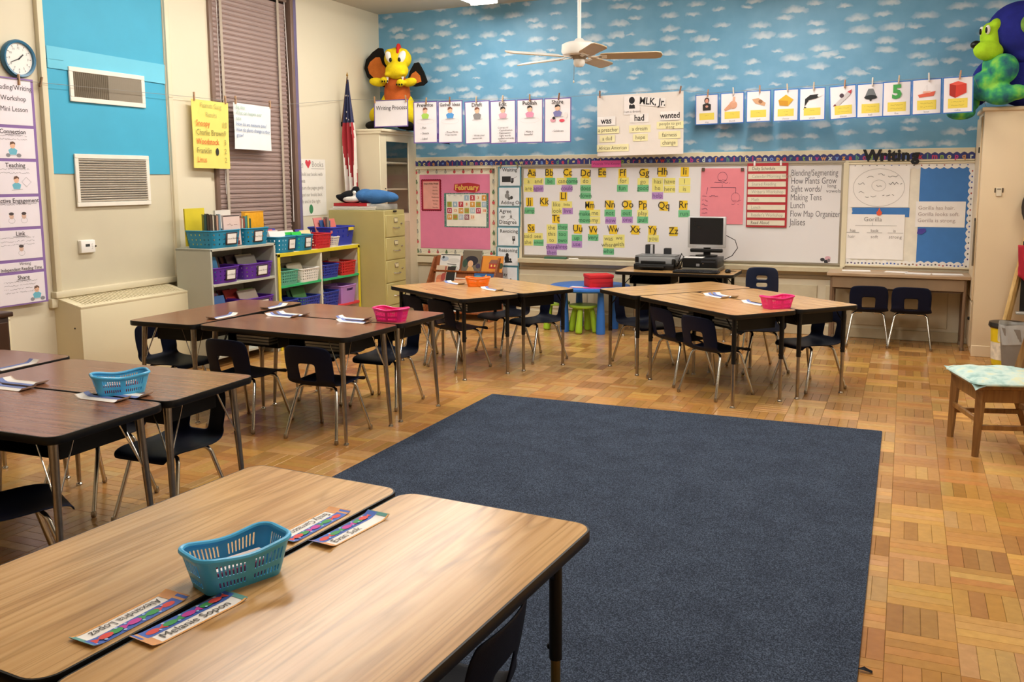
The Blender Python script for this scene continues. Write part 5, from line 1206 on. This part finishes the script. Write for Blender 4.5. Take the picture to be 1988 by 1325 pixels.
# flag on a staff
fg = thing('flag', 'American flag hanging furled from a short staff before the cupboard', 'flag', (-5.74, 8.72, 1.42), -.25)
RED, WHT, BLU = M('#a8232f', .7), M('#e6dfd8', .7), M('#2a2f55', .7)
def ffn(u, v):
    w_ = .035+.175*min(1, (1-v)*2.0) if v > .5 else .17+.04*math.sin(v*3)
    top = 1.28; x = (u-.5)*w_+.02*(1-v)
    y = .045*math.cos(u*PI*5+v*1.5)*min(1, (1-v)*2.2+.05)
    z = v*top + (.16*(.5-u) if v < .2 else 0)*(1-v*5)
    return (x, y, z)
fb_ = MB(); nu, nv = 40, 30
vs = [ffn(i/nu, j/nv) for j in range(nv+1) for i in range(nu+1)]; fb_.add(vs, [])
for j in range(nv):
    for i in range(nu):
        u, vv = (i+.5)/nu, (j+.5)/nv
        if vv > .64: m_i = 2
        else: m_i = int((u*5.4+vv*2.6)) % 2
        fb_.f.append([j*(nu+1)+i, j*(nu+1)+i+1, (j+1)*(nu+1)+i+1, (j+1)*(nu+1)+i]); fb_.m.append(m_i); fb_.c.append((1, 1, 1, 1))
fo_ = fb_.build('cloth', [RED, WHT, BLU], fg); mod(fo_, 'SOLIDIFY', thickness=.003)
sb_ = MB()
for k in range(16):
    u, vv = random.uniform(.15, .85), random.uniform(.64, .88); p = Vector(ffn(u, vv)); q = []
    for a in range(10): r_ = .013 if a % 2 == 0 else .005; q.append((p.x+r_*math.sin(a*PI/5), p.y-.006, p.z+r_*math.cos(a*PI/5)))
    sb_.add(q, [tuple(range(10))])
sb_.build('stars', WHT, fg, smooth=0)['kind'] = 'stuff'
MB().cyl((-.13, .02, .80), (0.0, .0, 1.31), .009, .007, n=10).build('staff', M('#6b4a2a', .4), fg)
MB().lathe([(.004, 0), (.012, .015), (.006, .035), (.0, .06)], 12, (.0, 0, 1.31), caps=False).build('finial', BRASS, fg)
bx('staff_bracket', (-.12, .03, .80), (.03, .05, .05), BLACK, fg, b=.004)
# plush dragon
dg_ = thing('plush_dragon', 'large yellow plush dragon with black and orange wings on the cupboard', 'soft toy', (-5.50, 9.27, 2.162), .2)
YP, OP, KP, RP = PB('#e2c81a'), PB('#c4602a'), PB('#17140f'), PB('#c2302a')
BLOBS.append(blob('head', YP, dg_, [((.10, -.06, .80), (.16, .14, .13)), ((.12, -.16, .66), (.135, .11, .10)), ((.03, -.12, .86), (.06, .06, .05)), ((.18, -.10, .86), (.06, .06, .05)), ((.04, -.22, .615), (.05, .04, .03)), ((.20, -.21, .62), (.045, .04, .03))], .014))
BLOBS.append(blob('belly', OP, dg_, [((.07, -.02, .40), (.155, .13, .26)), ((.08, -.08, .52), (.12, .10, .12))], .014))
BLOBS.append(blob('legs', YP, dg_, [((-.12, -.06, .17), (.13, .16, .12)), ((-.06, .0, .28), (.09, .10, .18), (0, .3, 0)), ((.20, -.04, .15), (.11, .15, .11)), ((.18, .02, .26), (.08, .10, .15))], .014))
BLOBS.append(blob('left_arm', YP, dg_, [((-.12, -.14, .54), (.10, .05, .05), (0, .15, .2)), ((-.02, -.19, .555), (.05, .045, .04))]))
BLOBS.append(blob('right_arm', YP, dg_, [((.26, -.13, .53), (.09, .05, .05), (0, -.15, -.2)), ((.17, -.19, .52), (.05, .045, .045))]))
for x in (-.03, .0, .03, .14, .17, .20): MB().lathe([(.010, 0), (.0, .03)], 8, caps=False).build('claw', KP, dg_, (x, -.235, .54 if x < .1 else .50), (PI/2+.9, 0, 0))
for x, h_ in ((.02, .07), (.2, .05)): MB().lathe([(.018, 0), (.0, -h_)], 8, caps=False).build('tooth', WHT, dg_, (x, -.20, .585))
for s_ in (-1, 1):
    MB().ell((.11+s_*.070, -.165, .805), (.044, .035, .075), rot=(0, s_*.45, 0)).build('eye', WHITE, dg_)
    MB().ell((.11+s_*.052, -.192, .775), (.018, .014, .026)).build('pupil', BLACK, dg_)
BLOBS.append(blob('crest', RP, dg_, [((.13, -.11, .91), (.025, .06, .06)), ((.135, -.16, .85), (.022, .03, .05))]))
def wing(s_, pts_o, pts_i):
    w_ = MB(); w_.prism(pts_o, -.022, .022).build('wing_edge', KP, dg_, (0, .06, 0), (PI/2, 0, 0)); MB().prism(pts_i, -.028, .028).build('wing_panel', PB('#c9702f'), dg_, (0, .06, 0), (PI/2, 0, 0))
wing(-1, [(-.02, .45), (-.10, .50), (-.22, .54), (-.31, .62), (-.345, .72), (-.32, .82), (-.24, .90), (-.17, .945), (-.12, .94), (-.10, .86), (-.05, .76), (.0, .70)], [(-.05, .53), (-.13, .56), (-.22, .60), (-.28, .66), (-.30, .73), (-.27, .79), (-.20, .84), (-.15, .84), (-.12, .76), (-.06, .70)])
wing(1, [(.16, .52), (.26, .50), (.36, .51), (.41, .55), (.37, .66), (.31, .77), (.26, .76), (.21, .68)], [(.19, .55), (.27, .53), (.345, .55), (.33, .62), (.28, .67), (.23, .64)])
BLOBS.append(blob('feet', KP, dg_, [((-.17, -.13, .055), (.11, .12, .055)), ((.2, -.15, .05), (.10, .11, .05))]))
MB().tube([(.15, .1, .06), (.32, .04, .045), (.44, -.02, -.0), (.53, -.03, -.06), (.60, .0, -.11)], [.06, .055, .04, .028, .02], 10).build('tail', KP, dg_)
MB().prism([(.0, -.05), (.10, 0), (.0, .05), (.02, 0)], -.012, .012).build('tail_tip', KP, dg_, (.60, .0, -.11), (PI/2, .6, 0))
# ================================================================== BOOK RACK
rk = thing('book_rack', 'brown wooden book display rack against the back wall', 'book rack', (-4.66, 9.34, 0))
for s_ in (-1, 1): MB().prism([(-.19, 0), (.18, 0), (.19, .70), (.11, .70), (-.16, .30)], -.011, .011).build('side_panel', RACKWOOD, rk, (s_*.415, 0, 0), (PI/2, 0, PI/2))
for k in range(4):
    z = .08+k*.15; y = -.13+k*.072
    bx('sloped_back', (0, y+.05, z+.09), (.81, .012, .19), RACKWOOD, rk, rot=(-.35, 0, 0)); bx('ledge', (0, y, z), (.81, .06, .014), RACKWOOD, rk, b=.003); bx('ledge_lip', (0, y-.03, z+.008), (.81, .01, .02), RACKWOOD, rk, b=.003)
def rack_book(label, x, row, w_, h_, col, pic):
    z = .08+row*.15; y = -.13+row*.072
    t = thing('book', label, 'book', (rk.location.x+x, rk.location.y+y+.004, z+.009), rot=(-.33, 0, 0))
    cm = M(col, .4, 0, .04)
    bx('front_cover', (0, -.006, h_/2), (w_, .002, h_), cm, t); bx('back_cover', (0, .006, h_/2), (w_, .002, h_), cm, t); bx('spine', (-w_/2+.001, 0, h_/2), (.002, .014, h_), cm, t); bx('pages', (.002, 0, h_/2), (w_-.006, .010, h_-.006), PAPER, t)
    s_ = sheet('cover_picture', '', '', (0, -.0075, h_/2), w_*.99, h_*.99, cm, BACK, parent=t)
    pr = PR(.0006); pic(pr); pr.put(s_)
rack_book('dark picture book with a girl in a black hat on the rack', .06, 3, .24, .25, '#5f554a', lambda p: p.rect(0, 0, .23, .24, '#6d6252').ell(0, .0, .085, .06, '#1f1826').ell(-.01, -.035, .035, .04, '#d7a67e').poly([(-.05, -.12), (.05, -.12), (.02, -.07), (-.03, -.07)], '#c99a5a').ell(-.08, -.03, .03, .05, '#2f4a3a').ell(.09, -.06, .03, .03, '#3a2f4a'))
rack_book('pale picture book with dogs on the left of the rack', -.22, 3, .26, .20, '#d9d6d0', lambda p: p.rect(.0, .09, .25, .012, '#2c2a26').ell(-.07, .04, .05, .03, '#a9b4c2').ell(-.09, .06, .015, .018, '#33363a').ell(.05, .02, .08, .03, '#c9c6c0').line(-.03, -.02, .09, -.03, .01, '#55564e').ell(.06, -.07, .05, .03, '#5f7a5f'))
rack_book('orange picture book with a red schoolhouse on the rack', .33, 3, .26, .19, '#d98a2c', lambda p: p.rect(.02, -.025, .12, .06, '#b02a22').poly([(-.05, .005), (-.02, .05), (.06, .05), (.09, .005)], '#8a5a4a').ell(.11, -.02, .025, .035, '#3f4a2a').rect(-.01, -.02, .02, .025, '#e8c060').rect(.03, -.02, .02, .025, '#e8c060').rect(.065, -.02, .02, .025, '#e8c060'))
rack_book('tan picture book with a pink horse on the rack', -.30, 2, .15, .22, '#d7b48c', lambda p: p.rect(0, .0, .14, .21, '#c9b39a').ell(-.01, -.05, .05, .05, '#c97a5a').ell(.03, -.03, .03, .05, '#a8483f').ell(-.03, -.08, .03, .025, '#e08a5a').rect(.05, .04, .02, .12, '#a04a3a'))
rack_book('black picture book standing beside the pink horse book', -.175, 2, .13, .21, '#2f2a27', lambda p: p.rect(0, -.03, .12, .12, '#1f1c1a').rect(.06, .0, .012, .2, '#d6d2c8'))
rack_book('cream picture book with small figures in the middle of the rack', -.02, 1, .17, .24, '#e0dbd0', lambda p: p.rect(0, .1, .165, .02, '#c07a5a').rect(0, .075, .14, .012, '#5a5048').ell(-.03, .04, .02, .024, '#3f3a36').ell(.03, .04, .018, .02, '#8a8078').rect(0, -.04, .12, .05, '#cfc6b8'))
rack_book('white picture book with animals at the front of the rack', -.08, 0, .19, .25, '#e6e2da', lambda p: p.ell(-.05, .03, .012, .016, '#b05a4a').ell(-.015, .03, .018, .022, '#c96a4a').ell(.02, .03, .012, .014, '#5a7a5a').ell(.055, .03, .012, .016, '#7a4a4a').rect(0, .085, .14, .014, '#8a8478').ell(.06, .07, .012, .016, '#4a4440'))
rack_book('blue picture book with a boat on the rack', .26, 2, .27, .15, '#2f4f86', lambda p: p.rect(0, .045, .26, .05, '#2a5a96').ell(-.08, .02, .05, .02, '#4f9ab0').poly([(-.02, .0), (.02, .06), (.04, .0)], '#e0b04a').poly([(-.10, -.01), (.11, -.02), (.09, -.06), (-.05, -.055)], '#6a5434'))
rack_book('small white booklet at the lower left of the rack', -.31, 1, .15, .14, '#d9dcd4', lambda p: p.squig(-.05, .03, .1, .012, '#8aa89a').squig(-.05, .0, .1, .012, '#9ab0a4'))
# ================================================================== ROUND BLUE TABLE, STOOLS, RED BOX
BT = M('#2f6fc4', .4, 0, .04); GT = M('#9fc42a', .4, 0, .04)
bt = thing('play_table', 'round blue plastic children\'s table', 'table', (-3.03, 9.075, 0))
MB().lathe([(.30, .435), (.40, .44), (.425, .455), (.425, .475), (.415, .482), (.0, .482)], 48, caps=False).build('tabletop', BT, bt)
MB().lathe([(.0, .436), (.30, .435)], 48, caps=False).build('underside', BT, bt)
for a in (222, 312, 42, 132):
    x, y = .285*math.cos(math.radians(a)), .285*math.sin(math.radians(a))
    MB().lathe([(.046, .001), (.048, .03), (.044, .14), (.036, .30), (.030, .44)], 20, (x, y, 0)).build('leg', BT, bt)
def stool(label, x, y, rz):
    t = thing('play_stool', label, 'stool', (x, y, 0), rz, 'round green children\'s stools')
    MB().lathe([(.10, .262), (.145, .265), (.152, .278), (.148, .292), (.0, .294)], 32, caps=False).build('seat', GT, t)
    MB().lathe([(.0, .263), (.10, .262)], 32, caps=False).build('seat_underside', GT, t)
    for a in (45, 135, 225, 315):
        c_, s_ = math.cos(math.radians(a)), math.sin(math.radians(a))
        MB().tube([(.085*c_, .085*s_, .27), (.11*c_, .11*s_, .16), (.128*c_, .128*s_, .06), (.135*c_, .135*s_, .014), (.137*c_, .137*s_, .001)], [.026, .031, .037, .036, .024], 14).build('leg', GT, t)
stool('lime green stool in front of the blue table', -3.05, 8.93, .75)
stool('lime green stool hidden at the left of the blue table', -3.40, 9.05, .3)
rb_ = thing('storage_box', 'red fabric storage box on the round blue table', 'box', (-2.90, 8.97, .483), .62)
RB = M('#c2161f', .75, 0, .05)
bx('box_body', (0, 0, .05), (.25, .22, .10), RB, rb_, b=.006); bx('lid', (0, 0, .112), (.262, .232, .035), M('#cb1c25', .7, 0, .04), rb_, b=.006); bx('front_seam', (0, -.1112, .05), (.2, .001, .003), M('#8a0f16', .8), rb_)
for k, (x, y, w_, h_, col, nm) in enumerate(((-3.10, 8.86, .12, .08, '#e6e2d8', 'white card on the blue table, left one'), (-3.06, 8.80, .18, .06, '#e2a0a8', 'pale pink card on the blue table'), (-2.91, 8.79, .17, .09, '#e24aa6', 'hot pink card on the blue table'))): tag(bx('paper_card', (x, y, .4835+.001*k), (w_, h_, .001), M(col, .7), rot=(0, 0, random.uniform(-.4, .4))), nm, 'card')
# ================================================================== COMPUTER DESK
cdk = thing('computer_desk', 'dark-edged computer desk under the whiteboard', 'desk', (-2.09, 9.08, 0))
desk_parts(cdk, OAK, 'black')
BT_Z = DH+.0006
pt = thing('printer', 'grey and black inkjet printer on the computer desk', 'printer', (-2.34, 9.20, BT_Z))
GP = M('#8d8f91', .4, 0, .03)
bx('base', (0, .0, .03), (.42, .30, .06), BLACK, pt, b=.01); bx('upper_case', (0, .02, .095), (.42, .26, .075), GP, pt, b=.012); bx('top_cover', (0, .02, .137), (.41, .25, .012), M('#6f7173', .4), pt, b=.004)
bx('paper_slot', (-.015, -.105, .072), (.26, .02, .035), BLACK, pt, b=.006); bx('output_tray', (-.015, -.16, .035), (.27, .12, .016), BLACK, pt, b=.005); bx('control_panel', (-.185, -.112, .1), (.036, .008, .055), BLACK, pt, b=.002); bx('side_case', (.195, -.09, .07), (.03, .06, .09), BLACK, pt, b=.008)
for k, (x, yaw, lab) in enumerate(((-2.475, -.25, 'black computer speaker with a silver edge behind the printer, left one'), (-2.285, .1, 'black computer speaker behind the printer, right one'))):
    s_ = thing('speaker', lab, 'speaker', (x, 9.42, BT_Z), yaw)
    h_ = .235 if k == 0 else .20
    bx('cabinet', (0, 0, h_/2), (.075, .08, h_), BLACK, s_, b=.008); bx('grille', (0, -.042, h_/2), (.066, .004, h_*.9), M('#26262a', .8), s_, b=.001)
    if k == 0: bx('silver_edge', (.036, -.03, h_/2), (.012, .04, h_), M('#d4d4d6', .3), s_, b=.003)
pc_ = thing('computer_tower', 'flat black desktop computer under the monitor', 'computer', (-1.855, 9.17, BT_Z))
bx('riser', (0, 0, .022), (.36, .36, .036), M('#6b6558', .6), pc_, b=.004); bx('case', (.0, .0, .09), (.345, .34, .095), M('#1b1b1e', .4), pc_, b=.005); bx('front_bezel', (-.01, -.172, .09), (.33, .008, .085), BLACK, pc_, b=.002)
bx('badge', (-.02, -.1775, .07), (.034, .003, .026), M('#a9a9ab', .3, .6), pc_, b=.001); MB().cyl((.03, -.176, .085), (.03, -.179, .085), .006, n=10).build('power_button', CHROMED, pc_); bx('drive_bay', (.08, -.1765, .105), (.14, .002, .02), M('#2a2a2e', .4), pc_)
tag(bx('paper_sheet', (-1.93, 9.08, BT_Z+.1395), (.19, .14, .001), PAPER), 'white sheet of paper on the flat black computer', 'paper')
mn = thing('monitor', 'silver-framed flat monitor with a dark screen', 'monitor', (-1.845, 9.26, BT_Z+.139), -.04)
SIL = M('#c3c4c6', .35, .3, .02)
MB().lathe([(.11, .001), (.11, .012), (.04, .018)], 28).build('foot', BLACK, mn); bx('neck', (0, .02, .06), (.07, .03, .10), BLACK, mn, b=.006); bx('speaker_bar', (.0, -.005, .058), (.33, .045, .038), BLACK, mn, b=.010)
bx('bezel', (0, 0, .245), (.385, .045, .315), SIL, mn, b=.008); bx('screen', (0, -.0235, .255), (.338, .002, .27), M('#1e2022', .18), mn); bx('back_shell', (0, .035, .245), (.28, .04, .24), BLACK, mn, b=.015)
tag(MB().tube([(-1.66, 9.28, 1.02), (-1.57, 9.31, .97), (-1.545, 9.32, .89), (-1.60, 9.33, .81), (-1.675, 9.33, .77)], .004, 6).build('cable', BLACK), 'black cable looping from the monitor to the computer', 'cable')
kb = thing('keyboard', 'black keyboard at the front of the computer desk', 'keyboard', (-1.87, 8.90, BT_Z), .0)
bx('keyboard_base', (0, 0, .010), (.44, .15, .02), BLACK, kb, b=.004)
km = MB()
for r_ in range(5):
    for c_ in range(18): km.box((-.2+c_*.0235, -.055+r_*.027, .022), (.019, .021, .006))
km.build('keys', M('#25252a', .5), kb, smooth=0)['kind'] = 'stuff'
ms = thing('computer_mouse', 'black mouse with coiled cable at the right end of the desk', 'mouse', (-1.585, 9.03, BT_Z)); MB().ell((0, 0, .014), (.03, .05, .022)).build('mouse_body', BLACK, ms); MB().tube([(.01, .045, .012), (.05, .08, .01), (.06, .12, .006), (.0, .15, .006)], .003, 6).build('mouse_cable', BLACK, ms)
tag(MB().tube([(-2.12, 9.15, .70), (-2.08, 9.10, .76), (-2.04, 9.12, .80), (-2.02, 9.16, .74), (-2.06, 9.18, .69), (-2.1, 9.12, .68)], .007, 6).tube([(-2.10, 9.2, .68), (-2.06, 9.17, .80), (-2.09, 9.22, .83), (-2.11, 9.16, .75)], .006, 6).build('cable_bundle', BLACK), 'tangle of black cables between printer and computer', 'cable')
# ================================================================== TAN DESK UNDER THE WRITING BOARD
td = thing('writing_table', 'tan wooden desk with a brown apron under the writing board', 'desk', (-.05, 9.375, 0))
bx('tabletop', (0, 0, .672), (1.24, .44, .03), DESKTAN, td, b=.004); BA = M('#7a6049', .5)
bx('front_apron', (0, -.19, .60), (1.14, .02, .11), M('#8a7156', .55), td, b=.003)
for s_ in (-1, 1):
    bx('side_apron', (s_*.57, 0, .60), (.02, .36, .11), M('#8a7156', .55), td, b=.003)
    for y in (-.18, .17):
        l_ = MB().tube([(s_*.575, y, .65), (s_*.575, y, .02)], .016, 10).build('leg', BA, td); MB().lathe([(.018, .03), (.02, .001)], 10, (s_*.575, y, 0)).build('foot_cap', CHROMED, l_)
bx('under_shelf', (0, .0, .535), (1.1, .36, .012), M('#5f4a38', .6), td)
for k, (x, y, w_) in enumerate(((-.42, 9.43, .26), (-.06, 9.42, .2), (.13, 9.33, .22), (.38, 9.335, .26))): tag(bx('paper_sheet', (x, y, .6885), (w_, .14, .002), PAPER, rot=(0, 0, random.uniform(-.1, .1))), '%s white paper from the left on the tan desk' % ['first', 'second', 'third', 'fourth'][k], 'paper')
# ================================================================== TALL CABINET ON THE RIGHT
TCB = M('#d8c2a0', .45, 0, .03, 2)
tc_ = thing('tall_cabinet', 'tall beige built-in cabinet at the right end of the back wall', 'cabinet', (1.13, 9.27, 0))
bx('carcass', (0, 0, 1.08), (1.09, .66, 2.14), TCB, tc_, b=.006); bx('cornice', (0, -.012, 2.165), (1.13, .67, .035), TCB, tc_, b=.01); bx('plinth', (0, -.333, .05), (1.09, .012, .10), TCB, tc_, b=.003)
sd = bx('side_door', (-.552, .02, 1.30), (.016, .52, 1.62), TCB, tc_, b=.004)
for z in (.52, -.1): bx('hinge', (-.012, -.24, z), (.012, .03, .05), BLACK, sd, b=.003)
sd2 = bx('lower_side_door', (-.552, .02, .27), (.016, .52, .40), M('#b8a486', .5), tc_, b=.004); bx('door_knob', (-.016, -.2, .05), (.02, .03, .03), BLACK, sd2, b=.008)
bx('side_pull', (-.566, -.24, 1.0), (.014, .012, .40), M('#6f6350', .5), tc_, b=.003)
cl_ = thing('magnetic_clip', 'magnetic clip holder stuck on the tall beige cabinet', 'clip', (.73, 8.952, 1.455))
bx('clip_body', (0, -.012, 0), (.045, .024, .075), M('#d9cdb6', .4), cl_, b=.004); bx('clip_slot', (0, -.0245, .025), (.03, .002, .006), RUBBER, cl_)
for s_ in (-1, 1): bx('clip_wing', (s_*.028, -.01, .015), (.014, .018, .04), M('#5d5040', .5, .4), cl_, b=.003)
# plush monkey
def mottle():
    m, t, b = nt('mottled_green_plush'); tc = N(t, 'ShaderNodeTexCoord'); nz = N(t, 'ShaderNodeTexNoise'); nz.inputs['Scale'].default_value = 9; nz.inputs['Detail'].default_value = 3
    t.links.new(tc.outputs['Object'], nz.inputs['Vector']); r = ramp(t, [(.32, '#245a6e'), (.45, '#2f8a6a'), (.55, '#4fb05c'), (.68, '#8ac84e')]); t.links.new(nz.outputs['Fac'], r.inputs[0]); t.links.new(r.outputs[0], b.inputs['Base Color']); b.inputs['Roughness'].default_value = .95
    return m
mo = thing('plush_monkey', 'big blue and lime green plush monkey sitting on the tall cabinet', 'soft toy', (.80, 9.02, 2.20))
PBL, PGR, PLM = PB('#252b86'), mottle(), PB('#a9d62c')
BLOBS.append(blob('head_fur', PBL, mo, [((.03, .03, .62), (.27, .25, .25)), ((.10, .05, .42), (.20, .20, .12))], .018))
BLOBS.append(blob('body', PBL, mo, [((.12, .10, .22), (.28, .24, .24)), ((-.16, .12, .24), (.16, .14, .2), (0, .5, 0)), ((-.28, .10, .12), (.1, .1, .12))], .018))
BLOBS.append(blob('face', PLM, mo, [((-.21, -.08, .56), (.075, .09, .13), (0, -.15, .4)), ((-.22, -.13, .45), (.12, .10, .085), (0, .15, .3)), ((-.17, -.10, .66), (.05, .07, .06))], .012))
MB().ell((-.315, -.13, .505), (.045, .04, .035)).build('nose', BLACK, mo)
for y, x in ((-.17, -.235), (-.09, -.275)): MB().ell((x, y, .62), (.02, .02, .04)).build('eye', WHITE, mo); MB().ell((x-.012, y-.014, .615), (.010, .012, .026)).build('pupil', BLACK, mo)
BLOBS.append(blob('ear', M('#7fae4a', .9, 0, .3, 9, bump=.5, bscale=120), mo, [((.06, -.21, .64), (.06, .05, .08))]))
BLOBS.append(blob('chest', PGR, mo, [((-.17, -.08, .33), (.09, .09, .12)), ((-.10, -.16, .29), (.12, .10, .13)), ((-.23, -.10, .16), (.12, .12, .13)), ((-.11, -.16, .08), (.14, .10, .09)), ((.0, -.19, .09), (.11, .08, .065))], .014))
BLOBS.append(blob('hanging_foot', PGR, mo, [((-.40, -.06, -.06), (.12, .08, .06)), ((-.33, -.02, .03), (.08, .08, .08))], .014))
# ================================================================== RIGHT EDGE: BINS, EASEL, CHAIR
bk_ = thing('bucket', 'yellow plastic bucket with a black lid beside the tall cabinet', 'bucket', (.832, 8.635, 0))
MB().lathe([(.105, .001), (.11, .02), (.125, .30), (.128, .33)], 28).build('bucket_body', M('#e0c01c', .35), bk_); MB().lathe([(.135, .32), (.145, .335), (.14, .365), (.0, .372)], 28).build('lid', M('#26221f', .4), bk_); MB().lathe([(.1135, .05), (.1215, .20)], 28, caps=False).build('paper_label', M('#d9cbb4', .6, 0, .3, 20), bk_)
bn = thing('waste_bin', 'grey waste bin with a clear plastic liner in front of the bucket', 'bin', (.895, 8.33, 0))
MB().lathe([(.11, .001), (.115, .02), (.15, .37), (.145, .37), (.112, .02), (.0, .015)], 32, caps=False).build('bin_body', M('#7b746c', .5), bn)
ln = MB(); ln.grid(lambda u, v: ((.153+.008*math.sin(u*2*PI*9+v*3)+.006*math.sin(u*2*PI*5))*math.cos(u*2*PI)*(1-.05*(1-v)), (.153+.008*math.sin(u*2*PI*9+v*3))*math.sin(u*2*PI)*(1-.05*(1-v)), .24+v*.16+.01*math.sin(u*2*PI*3)), 72, 6); ln.build('liner', M('#d9d9d6', .25, 0, 0, alpha=.45), bn)
ez = thing('easel', 'wooden easel with a black board at the right edge', 'easel', (1.07, 8.81, 0))
for s_, sl in ((-.30, .144), (.30, -.144)): MB().tube([(s_, -.01, .0), (s_+sl*1.6, .085, 1.30)], .024, 4).build('easel_leg', BLONDE, ez); MB().tube([(s_*.9, .06, .0), (s_*.9+sl*1.5, .095, 1.25)], .016, 4).build('rear_leg', BLONDE, ez)
bx('board', (.03, .02, .74), (.34, .012, .60), BLACK, ez, b=.003, rot=(-.07, 0, 0)); bx('tray', (.03, -.04, .43), (.40, .08, .02), M('#b9b5ac', .4, .5), ez, b=.004)
ap = thing('red_cloth', 'red cloth hanging over the easel at the right edge', 'cloth', (1.015, 8.785, .75))
ap_b = MB().grid(lambda u, v: ((u-.5)*.26+.05*(1-v)*(.5-u), .02*math.sin(u*11+v*4), .26*v-.08*math.sin(u*PI)*(1-v)), 20, 12).build('cloth', M('#b01f33', .8, 0, .06), ap); mod(ap_b, 'SOLIDIFY', thickness=.012)
pf = thing('picture_frame', 'dark oval-topped picture with pale face on the easel at the right edge', 'picture', (1.06, 8.86, 1.33), rot=BACK)
MB().prism([(.16*math.cos(a*PI/12), .21*math.sin(a*PI/12)) for a in range(24)], 0, .012).build('frame', M('#2e2723', .5), pf)
pr = PR(.0125); pr.ell(0, .02, .125, .16, '#5a6a80', 20).ell(.0, -.02, .09, .11, '#d8bfa6', 20).ell(.0, .08, .1, .07, '#e6e2dc', 20).poly([(-.12, -.07), (.12, -.07), (.08, -.18), (-.08, -.18)], '#3a4238'); pr.put(pf)
wc_ = thing('wooden_chair', 'wooden chair with a pale teal cushion at the right edge', 'chair', (.545, 5.905, 0), math.radians(16))
SW, SD = .40, .47
bx('seat', (0, 0, .405), (SW, SD, .022), CHAIRWOOD, wc_, b=.006)
for s_ in (-1, 1):
    bx('apron', (0, s_*(SD/2-.03), .355), (SW-.06, .02, .075), CHAIRWOOD, wc_, b=.003); bx('apron', (s_*(SW/2-.03), 0, .355), (.02, SD-.08, .075), CHAIRWOOD, wc_, b=.003)
for y in (-1, 1):
    MB().tube([(-SW/2+.03, y*(SD/2-.035), .40), (-SW/2+.015, y*(SD/2-.03), .001)], [.030, .020], 4).build('leg', CHAIRWOOD, wc_)
    MB().tube([(SW/2+.07, y*(SD/2-.03), .001), (SW/2-.01, y*(SD/2-.035), .25), (SW/2-.02, y*(SD/2-.035), .42), (SW/2+.08, y*(SD/2-.035), .86)], [.020, .028, .027, .020], 4).build('leg', CHAIRWOOD, wc_)
for z, y in ((.17, -1), (.17, 1)): bx('stretcher', (.01, y*(SD/2-.035), z), (SW-.02, .018, .03), CHAIRWOOD, wc_, b=.003)
bx('stretcher', (-SW/2+.02, 0, .21), (.018, SD-.09, .03), CHAIRWOOD, wc_, b=.003); bx('stretcher', (SW/2+.0, 0, .21), (.018, SD-.09, .03), CHAIRWOOD, wc_, b=.003)
for z in (.62, .80): bx('back_slat', (SW/2+.045+(z-.62)*.22, 0, z), (.018, SD-.09, .075), CHAIRWOOD, wc_, b=.004)
cu = thing('seat_cushion', 'thin mottled pale teal cushion on the wooden chair', 'cushion', (.545, 5.905, .417), math.radians(16))
m_, t_, b_ = nt('mottled_cushion'); tcn = N(t_, 'ShaderNodeTexCoord'); nzn = N(t_, 'ShaderNodeTexNoise'); nzn.inputs['Scale'].default_value = 16; nzn.inputs['Detail'].default_value = 5; t_.links.new(tcn.outputs['Object'], nzn.inputs['Vector'])
rpn = ramp(t_, [(.34, '#8fb0ac'), (.46, '#b0cac4'), (.58, '#c2d2c8'), (.68, '#ccd0b0')]); t_.links.new(nzn.outputs['Fac'], rpn.inputs[0]); t_.links.new(rpn.outputs[0], b_.inputs['Base Color']); b_.inputs['Roughness'].default_value = .9
cub = MB().grid(lambda u, v: ((u-.5)*(SW+.05), (v-.5)*(SD+.06), .040-.03*(abs(2*u-1)**6+abs(2*v-1)**6)+.004*math.sin(u*17)*math.sin(v*13)), 24, 24)
cub.grid(lambda u, v: ((.5-u)*(SW+.05), (v-.5)*(SD+.06), .001+.008*(abs(2*u-1)**6+abs(2*v-1)**6)), 24, 24); cub.build('cushion_pad', m_, cu, smooth=80)
MB().tube([( (SW/2+.025)*math.copysign(min(1, abs(math.cos(a))*1.25), math.cos(a)), (SD/2+.03)*math.copysign(min(1, abs(math.sin(a))*1.25), math.sin(a)), .012) for a in [2*PI*k/40 for k in range(40)]], .008, 6, closed=True).build('piping', m_, cu)
# dark cart cut by the left edge
ct = thing('storage_cart', 'dark brown wooden cart cut off by the left edge', 'cart', (-5.33, 3.66, 0))
bx('cart_body', (0, 0, .40), (.5, .44, .72), M('#3a2418', .45, 0, .1), ct, b=.006); bx('cart_top', (0, 0, .775), (.54, .48, .03), M('#402a1c', .4, 0, .1), ct, b=.006)
for s_ in (-1, 1): d_ = bx('door', (.255, s_*.105, .42), (.016, .2, .62), M('#462d1e', .4, 0, .1), ct, b=.004); MB().ell((.02, -s_*.07, .05), (.016, .014, .014)).build('knob', BRASS, d_)
bx('base', (0, 0, .02), (.46, .40, .04), BLACK, ct)
# ------------------------------------------------------------------ finish
dgx = bpy.context.evaluated_depsgraph_get()
for o in BLOBS:
    me = bpy.data.meshes.new_from_object(o.evaluated_get(dgx)); o.modifiers.clear(); o.data = me; me.shade_smooth()
for cd_, s_ in LAB:
    # lettering on the little basket labels, turned to face the room
    TEXTS.append((cd_, s_, 0, 0, .020, '#6a6464', 'CENTER', 0, 0, 0, .9))
LABN = {cd_.name for cd_, _ in LAB}
TEXTS = [t for t in TEXTS if t[1]]
flush_text()
for o in list(COL.objects):
    if o.name.startswith('lettering') and o.parent and o.parent.name in LABN:
        o.rotation_euler = LEFT; o.location = (.0016, 0, 0)
